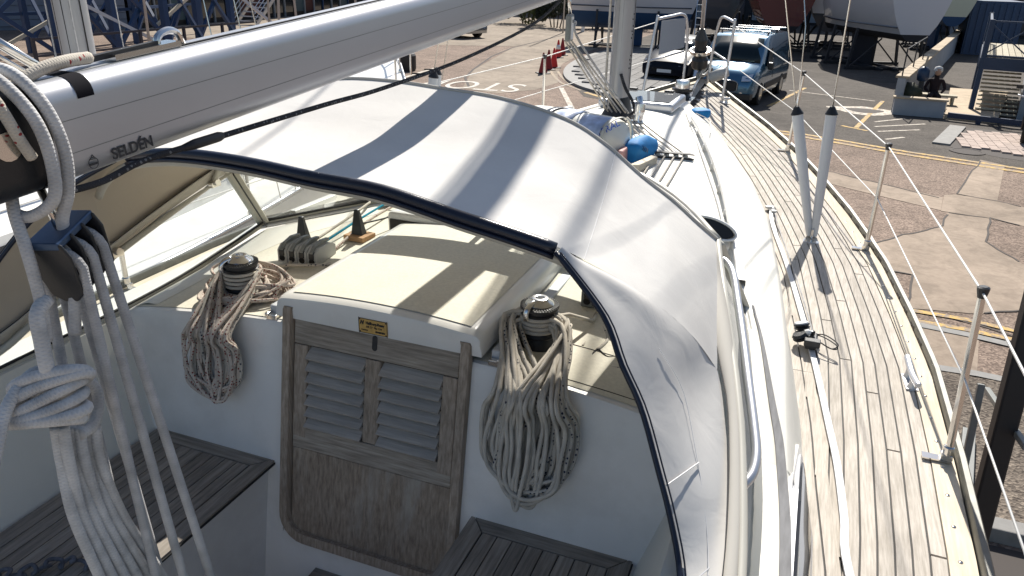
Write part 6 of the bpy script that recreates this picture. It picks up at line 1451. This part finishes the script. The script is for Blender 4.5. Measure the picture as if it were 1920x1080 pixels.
# hedge and bushes
M['leaf'] = mat('leaves', (.028,.035,.014), .6, var=.5, vscale=2, obj_var=.2); M['leafl'] = mat('leaves_light', (.10,.12,.02), .6, var=.4, vscale=3); M['bark'] = mat('bark', (.05,.04,.03), .9)
def bush(c, d, n, lab, seed, m_=None):
    R = random.Random(seed); t = thing('bush', lab, 'bush', c); V = []; F = []
    blobs = [(Vector((R.uniform(-.7,.7)*d[0], R.uniform(-.7,.7)*d[1], R.uniform(.3,.8)*d[2])), R.uniform(.3,.55)*min(d)) for _ in range(14)]
    b = MB()
    for i in range(n):
        bc_, br_ = R.choice(blobs); v = Vector((R.gauss(0,1),R.gauss(0,1),R.gauss(0,1))).normalized()*br_*R.uniform(.7,1.15); p = Vector(c)+bc_+v
        if p.z < GZ: continue
        s_ = R.uniform(.05,.12); u = Vector((R.gauss(0,1),R.gauss(0,1),R.gauss(0,1))).normalized(); w_ = u.orthogonal().normalized()
        b.add([p-u*s_, p+w_*s_*.5, p+u*s_, p-w_*s_*.5], [(0,1,2,3)])
    obj('crown', b, m_ or M['leaf'], t); b = MB()
    for k in range(4): b.cyl(Vector(c)+Vector((.2*k-.3,0,0)), Vector(c)+Vector((.5*k-.8,.2,d[2]*.7)), .05, .02, 6)
    obj('stem', b, M['bark'], t); return t
bush((-15.8,50,GZ),(2.4,1.2,2.6),6000,'dark bush directly beneath the boom beyond the road',1); bush((-13.2,51,GZ),(2.0,1.2,2.4),5000,'dark bush to the left of the striped post',2); bush((-18.6,52,GZ),(2.2,1.2,2.2),4000,'yellow green bush at the far left of the hedge',5,M['leafl']); bush((-11.0,53,GZ),(1.8,1.3,2.2),4000,'dark bush behind the cradled white yacht',7)
b = MB(); sp_t = thing('striped_post', 'red and white striped post in front of the dark bushes', 'post', (-13.3,48,GZ))
for i in range(8): b = MB(); b.cyl((-13.3,48,GZ+.3*i),(-13.3,48,GZ+.3*i+.3), .11, seg=10); obj('red_band' if i % 2 else 'white_band', b, M['cone'] if i % 2 else M['white'], sp_t)
# far backdrop buildings closing the yard
M['dkbld'] = mat('far_shed_dark', (.02,.022,.03), .8, var=.3, vscale=.5, obj_var=.3)
for i,(x,y,w_,h,lab) in enumerate([(-22,72,16,9,'dark shed wall beyond the bushes'),(-4,70,20,9,'long dark shed behind the cradled yachts'),(16,66,20,9,'dark shed behind the blue container')]):
    t = thing('boat_shed', lab, 'shed', (x,y,GZ)); b = MB(); b.box((x,y,GZ+h/2),(w_,6,h)); obj('wall', b, M['dkbld'], t)
    b = MB(); b.prism([(x-w_/2-.3,y-3.4),(x+w_/2+.3,y-3.4),(x+w_/2+.3,y+3.4),(x-w_/2-.3,y+3.4)], GZ+h, GZ+h+.3); obj('roof', b, M['mull'], t)
    for k in range(int(w_/2.2)): b = MB(); b.box((x-w_/2+1.3+k*2.2, y-3.03, GZ+1.8),(1.5,.1,3.2)); obj('door_panel', b, M['navyhull'] if k % 2 else M['mull'], t)
t = thing('shipping_container', 'bright blue container standing behind the white motor boat', 'container', (9.3,50,GZ)); b = MB(); b.box((9.3,50,GZ+1.35),(2.5,6,2.7)); M['cont'] = mat('container_blue', (.006,.045,.12), .5); obj('box', b, M['cont'], t)
for k in range(8): b = MB(); b.box((8.2+.31*k,46.97,GZ+1.35),(.14,.06,2.5)); obj('rib', b, M['cont'], t)
# ================================================================== RIGHT SIDE: WALL, PLANTER, BALCONY
M['cope'] = mat('coping_stone', (.46,.37,.26), .85, var=.2, vscale=3, obj_var=.1); M['render'] = mat('wall_render', (.34,.36,.39), .8, var=.12, vscale=2); M['navyst'] = mat('balcony_steel_blue', (.012,.035,.085), .4); M['whtbld'] = mat('building_white', (.42,.44,.48), .6, var=.05, vscale=1.5); M['deckb'] = wood('balcony_boards', (.30,.27,.20), (.50,.46,.36), 1)
pw = thing('planter_wall', 'low rendered planter wall with sandy coping at the corner of the terrace', 'wall', (4.0,23.8,GZ))
b = MB(); b.box((4.02,23.62,GZ+.24),(1.34,.22,.48)); obj('front_wall', b, M['render'], pw)
b = MB(); b.box((4.02,23.62,GZ+.50),(1.44,.32,.05)); obj('coping_slab', b, M['cope'], pw, bevel=.01)
lw0, lw1 = Vector((3.45,23.9,GZ)), Vector((9.6,58,GZ)); ld = (lw1-lw0).normalized(); ln = Vector((ld.y,-ld.x,0))
lw = thing('boundary_wall', 'long low wall with orange stone coping running away beside the terrace', 'wall', lw0)
b = MB(); b.bar(lw0+Vector((0,0,.5)), lw1+Vector((0,0,.5)), .22, 1.0); obj('wall', b, M['render'], lw)
for k in range(40):
    a = lw0+ld*(.86*k+.02); c_ = lw0+ld*(.86*k+.83); b = MB(); b.bar(a+Vector((0,0,1.03)), c_+Vector((0,0,1.03)), .36, .06); obj('coping_stone', b, M['cope'], lw, bevel=.01, bseg=1)
b = MB(); pr_ = [lw0+ld*s_+Vector((-.02,0,1.06)) for s_ in (.1,3,6)]
rl = thing('wall_railing', 'thin dark handrail fixed on top of the low wall near the planter', 'railing', lw0)
for q in pr_: b = MB(); b.cyl(q, q+Vector((0,0,.75)), .02, seg=6); obj('post', b, M['steelblk'], rl)
b = MB(); b.tube([q+Vector((0,0,.75)) for q in pr_], .02, 6); obj('rail', b, M['steelblk'], rl)
tag(lump('shrub_clump', (3.75,24.4,GZ+.55), (.35,.3,.3), M['leaf'], 8), 'dark shrub growing at the left corner of the planter', 'shrub')
# outboard style round blue sign/engine on the wall
q = gp(1707,215); ob = thing('outboard_motor', 'dark blue outboard motor standing against the low wall', 'outboard', (q.x+.2,q.y+.9,GZ)); c_ = Vector((q.x+.2,q.y+.9,GZ))
b = MB(); b.lathe([(.05,.85),(.15,.9),(.17,1.05),(.16,1.2),(.09,1.28),(0,1.3)], c_, seg=16); obj('cowling', b, M['navyst'], ob, smooth=True); b = MB(); b.box(c_+Vector((0,0,.5)),(.12,.2,.8)); obj('leg', b, M['steelblk'], ob); b = MB(); b.bar(c_+Vector((0,0,1.3)), c_+Vector((.0,-.3,1.65)),.05); obj('tiller', b, M['lgrey'], ob)
# seated person with white hair
pe = thing('person', 'white haired person in dark clothing sitting behind the planter wall', 'person', (4.50,25.2,GZ-.06))
sk = bpy.data.meshes.new('body'); J = {'pel':(0,0,.50),'che':(0,-.03,.85),'nek':(0,-.06,1.02),'hed':(0,-.10,1.14),'sl':(-.19,-.04,.95),'el':(-.27,-.12,.70),'hl':(-.16,-.34,.60),'sr':(.19,-.04,.95),'er':(.28,-.12,.70),'hr':(.17,-.34,.60),'kl':(-.13,-.42,.52),'fl':(-.14,-.46,.08),'kr':(.13,-.42,.52),'fr':(.14,-.46,.08),'tl':(-.15,-.60,.04),'tr':(.15,-.60,.04)}
Er = [('pel','che'),('che','nek'),('nek','hed'),('che','sl'),('sl','el'),('el','hl'),('che','sr'),('sr','er'),('er','hr'),('pel','kl'),('kl','fl'),('fl','tl'),('pel','kr'),('kr','fr'),('fr','tr')]; K_ = list(J)
sk.from_pydata([J[k] for k in K_], [(K_.index(a), K_.index(c)) for a, c in Er], []); po = bpy.data.objects.new('body', sk); COL.objects.link(po); po.parent = pe
md = po.modifiers.new('skin','SKIN'); rd = {'pel':.15,'che':.15,'nek':.06,'hed':.09,'sl':.07,'el':.05,'hl':.035,'sr':.07,'er':.05,'hr':.035,'kl':.075,'fl':.045,'tl':.04,'kr':.075,'fr':.045,'tr':.04}
for i, k in enumerate(K_): sk.skin_vertices[0].data[i].radius = (rd[k], rd[k]*.85)
sk.skin_vertices[0].data[0].use_root = True; po.modifiers.new('sub','SUBSURF').levels = 2; sk.materials.append(mat('dark_clothes', (.022,.012,.015), .9, var=.3, vscale=8))
b = MB(); b.lathe([(.0,-.13),(.07,-.10),(.10,0),(.09,.08),(.0,.12)], (4.50,25.09,GZ+1.14), seg=14); hd = obj('head', b, mat('skin', (.45,.28,.2), .6), pe, smooth=True)
b = MB(); b.lathe([(.118,-.03),(.125,.03),(.10,.11),(.0,.145)], (4.50,25.12,GZ+1.15), seg=14); obj('hair', b, mat('white_hair', (.6,.6,.58), .8, bump=.5, bscale=60), pe, smooth=True)
# bench seat under the person
b = MB(); b.box((4.6,25.5,GZ+.40),(1.2,.42,.06)); b.box((4.1,25.5,GZ+.2),(.06,.4,.38)); b.box((5.1,25.5,GZ+.2),(.06,.4,.38)); tag(obj('bench', b, M['deckb'], None), 'plain bench behind the planter wall with the seated person', 'bench')
# terrace, balcony, building
tb_ = thing('terrace_slab', 'sandy terrace floor between the planter and the balcony stairs', 'terrace', (5.3,25.5,GZ)); b = MB(); b.prism([(4.72,23.5),(6.0,23.2),(7.4,30),(5.6,30)], GZ+.004, GZ+.14); obj('slab', b, M['cope'], tb_)
bal = thing('steel_balcony', 'dark blue steel balcony with crossed railings and pale board floor at upper right', 'balcony', (6.8,25.5,GZ))
FZ = GZ+1.62
Bx0, Bx1, By0, By1 = 5.55, 9.6, 25.0, 31.0
def bp_(x, y, z): return Vector((x, y-(x-5.5)*.18, z))
b = MB(); b.bar(bp_(Bx0,By0,FZ-.16), bp_(Bx1,By0,FZ-.16), .12,.34); obj('edge_beam', b, M['navyst'], bal)
b = MB(); b.bar(bp_(Bx0,By0,FZ-.16), bp_(Bx0+.9,By1,FZ-.16), .12,.30); obj('edge_beam', b, M['navyst'], bal)
for k in range(24):
    x = Bx0+.1+k*.165; b = MB(); b.bar(bp_(x,By0+.08,FZ+.03), bp_(x+.9,By1,FZ+.03), .15,.03); obj('floor_board', b, M['deckb'], bal)
for (x, y) in ((Bx0+.02,By0),(7.75,By0),(Bx1,By0),(Bx0+.9,By1)):
    b = MB(); q = bp_(x,y,0); b.bar((q.x,q.y,GZ),(q.x,q.y,FZ+1.05),.13,.13); obj('post', b, M['navyst'], bal)
for (xa, xb) in ((Bx0,6.65),(6.65,7.75),(7.75,8.7),(8.7,Bx1)):
    for (za, zb) in ((.08,.95),(.95,.08)): b = MB(); b.bar(bp_(xa,By0,FZ+za), bp_(xb,By0,FZ+zb), .035,.035); obj('cross_bar', b, M['navyst'], bal)
    b = MB(); b.bar(bp_(xb,By0,FZ), bp_(xb,By0,FZ+1), .05,.05); obj('baluster', b, M['navyst'], bal)
for z in (.06,1.0): 
    b = MB(); b.bar(bp_(Bx0,By0,FZ+z), bp_(Bx1,By0,FZ+z), .07,.05); obj('rail', b, M['navyst'], bal); b = MB(); b.bar(bp_(Bx0,By0,FZ+z), bp_(Bx0+.9,By1,FZ+z), .07,.05); obj('rail', b, M['navyst'], bal)
for k in range(26):
    t = k/26; b = MB(); q = bp_(Bx0,By0,FZ).lerp(bp_(Bx0+.9,By1,FZ), t); b.bar(q, q+Vector((0,0,1)), .022,.022); obj('baluster', b, M['navyst'], bal)
# pale plank stair going down under the balcony
stp = thing('plank_stair', 'pale timber stair treads beneath the blue balcony', 'stairs', (6.2,26,GZ))
for k in range(16):
    y = 24.6+k*.34; x = 6.1+(y-24.6)*.16; b = MB(); b.bar((x-.48,y,GZ+.10+.085*k),(x+.58,y-.12,GZ+.10+.085*k), .20,.04); obj('tread', b, M['deckb'], stp)
bd = thing('white_building', 'pale building with white door and blue posts at the right edge', 'building', (9.5,26,GZ))
b = MB(); W0, W1 = Vector((6.62,24.0,GZ)), Vector((13.5,22.2,GZ)); W2 = Vector((9.0,36,GZ)); b.add([W0,W1,W1+Vector((3,12,0)),W2]+[q+Vector((0,0,5)) for q in (W0,W1,W1+Vector((3,12,0)),W2)], [(0,1,5,4),(1,2,6,5),(2,3,7,6),(3,0,4,7),(4,5,6,7)]); obj('wall', b, M['whtbld'], bd)
wd = (W1-W0).normalized(); wn = Vector((wd.y,-wd.x,0))
def wp(u, z, o=.03): return W0+wd*u+wn*o+Vector((0,0,z))
def wbox(nm, u0, u1, z0, z1, mt, o=.03, th=.04, par=bd):
    b = MB(); b.add([wp(u0,z0,o),wp(u1,z0,o),wp(u1,z1,o),wp(u0,z1,o),wp(u0,z0,o-th),wp(u1,z0,o-th),wp(u1,z1,o-th),wp(u0,z1,o-th)], [(0,1,2,3),(4,5,6,7),(0,1,5,4),(1,2,6,5),(2,3,7,6),(3,0,4,7)]); return obj(nm, b, mt, par)
wbox('corner_trim', -.02,.14,0,4.9,M['mull'],.04); dr_ = wbox('door', .22,1.05,.05,2.05,M['whull'],.04); wbox('door_glass',.68,1.0,.9,1.9,M['dglass'],.05,.02,dr_); wbox('door_notice',.30,.55,1.35,1.65,M['mull'],.05,.01,dr_)
wbox('window',1.3,2.6,.8,2.1,M['dglass'],.04); wbox('window',.3,1.3,2.7,3.9,M['whull'],.04)
q = wp(.05,3.15,.12); b = MB(); b.lathe([(.10,0),(.12,.04),(.05,.10),(.02,.2)], q, (0,0,-1), 12); lamp_ = obj('wall_lamp', b, M['black'], bd, smooth=True)
# low blue rail and plinth in front of the building
fr = thing('low_barrier', 'low dark blue steel barrier along the brick paving', 'barrier', (5.5,22.6,GZ))
b = MB(); b.bar((4.75,23.2,GZ+.16),(9.8,21.9,GZ+.16), .10,.14); obj('rail', b, M['navyst'], fr)
for t in (.15,.5,.85): b = MB(); q = Vector((4.75,23.2,GZ)).lerp(Vector((9.8,21.9,GZ)), t); b.bar(q, q+Vector((0,0,.2)), .12,.12); obj('foot', b, M['navyst'], fr)
# motorcycle
mc = thing('motorcycle', 'black motorcycle with green tank parked at the right edge by the door', 'motorcycle', (6.25,20.9,GZ+.05), -.25)
for nm, y in (('front_wheel',-.68),('rear_wheel',.72)):
    b = MB(); b.lathe([(.22,-.05),(.30,-.06),(.32,0),(.30,.06),(.22,.05)], (0,y,.32), (1,0,0), 26); w_ = obj(nm, b, M['tyre'], mc, smooth=True, local=True)
    b = MB(); b.lathe([(.21,-.02),(.06,-.03),(.06,.03),(.21,.02)], (0,y,.32), (1,0,0), 10); obj('rim', b, M['steelblk'], w_, local=True)
for s in (1,-1): b = MB(); b.cyl((s*.09,-.68,.32),(s*.09,-.42,.98), .03, seg=8); obj('fork', b, M['steelblk'], mc, smooth=True, local=True)
b = MB(); b.tube(crom([(0,-.45,.95),(0,-.25,1.0),(0,0,.95),(0,.2,.85)],4), [.06,.08,.11,.13,.15,.16,.16,.16,.15,.14,.13,.12,.1], 12); obj('fuel_tank', b, mat('bike_green', (.03,.25,.10), .25, coat=1), mc, smooth=True, local=True)
b = MB(); b.prism([(-.14,.15),(.14,.15),(.10,.85),(-.10,.85)], .78,.90); obj('seat', b, M['rubber'], mc, bevel=.03, local=True)
b = MB(); b.box((0,0,.50),(.30,.46,.42)); b.cyl((.16,.1,.35),(.18,.85,.45), .05, seg=10); obj('engine', b, M['steelblk'], mc, bevel=.03, local=True)
b = MB(); b.tube(crom([(-.38,-.30,1.08),(-.2,-.38,1.05),(0,-.42,1.0),(.2,-.38,1.05),(.38,-.30,1.08)],4), .018, 8); obj('handlebar', b, M['alu'], mc, smooth=True, local=True)
b = MB(); b.lathe([(.02,-.02),(.09,0),(.10,.06),(.06,.14)], (0,-.62,.92), (0,1,0), 14); obj('headlight', b, M['lamp'], mc, smooth=True, local=True)
for s in (1,-1): b = MB(); b.cyl((s*.3,-.33,1.06),(s*.36,-.36,1.25), .010, seg=6); b.box((s*.38,-.36,1.28),(.14,.03,.09)); obj('mirror', b, M['black'], mc, local=True)
b = MB(); b.grid([[(x, -.68+.36*math.cos(a), .32+.36*math.sin(a)) for x in (-.07,0,.07)] for a in np.linspace(.5,2.6,8)]); solid(obj('mudguard', b, M['black'], mc, smooth=True, local=True), .01)
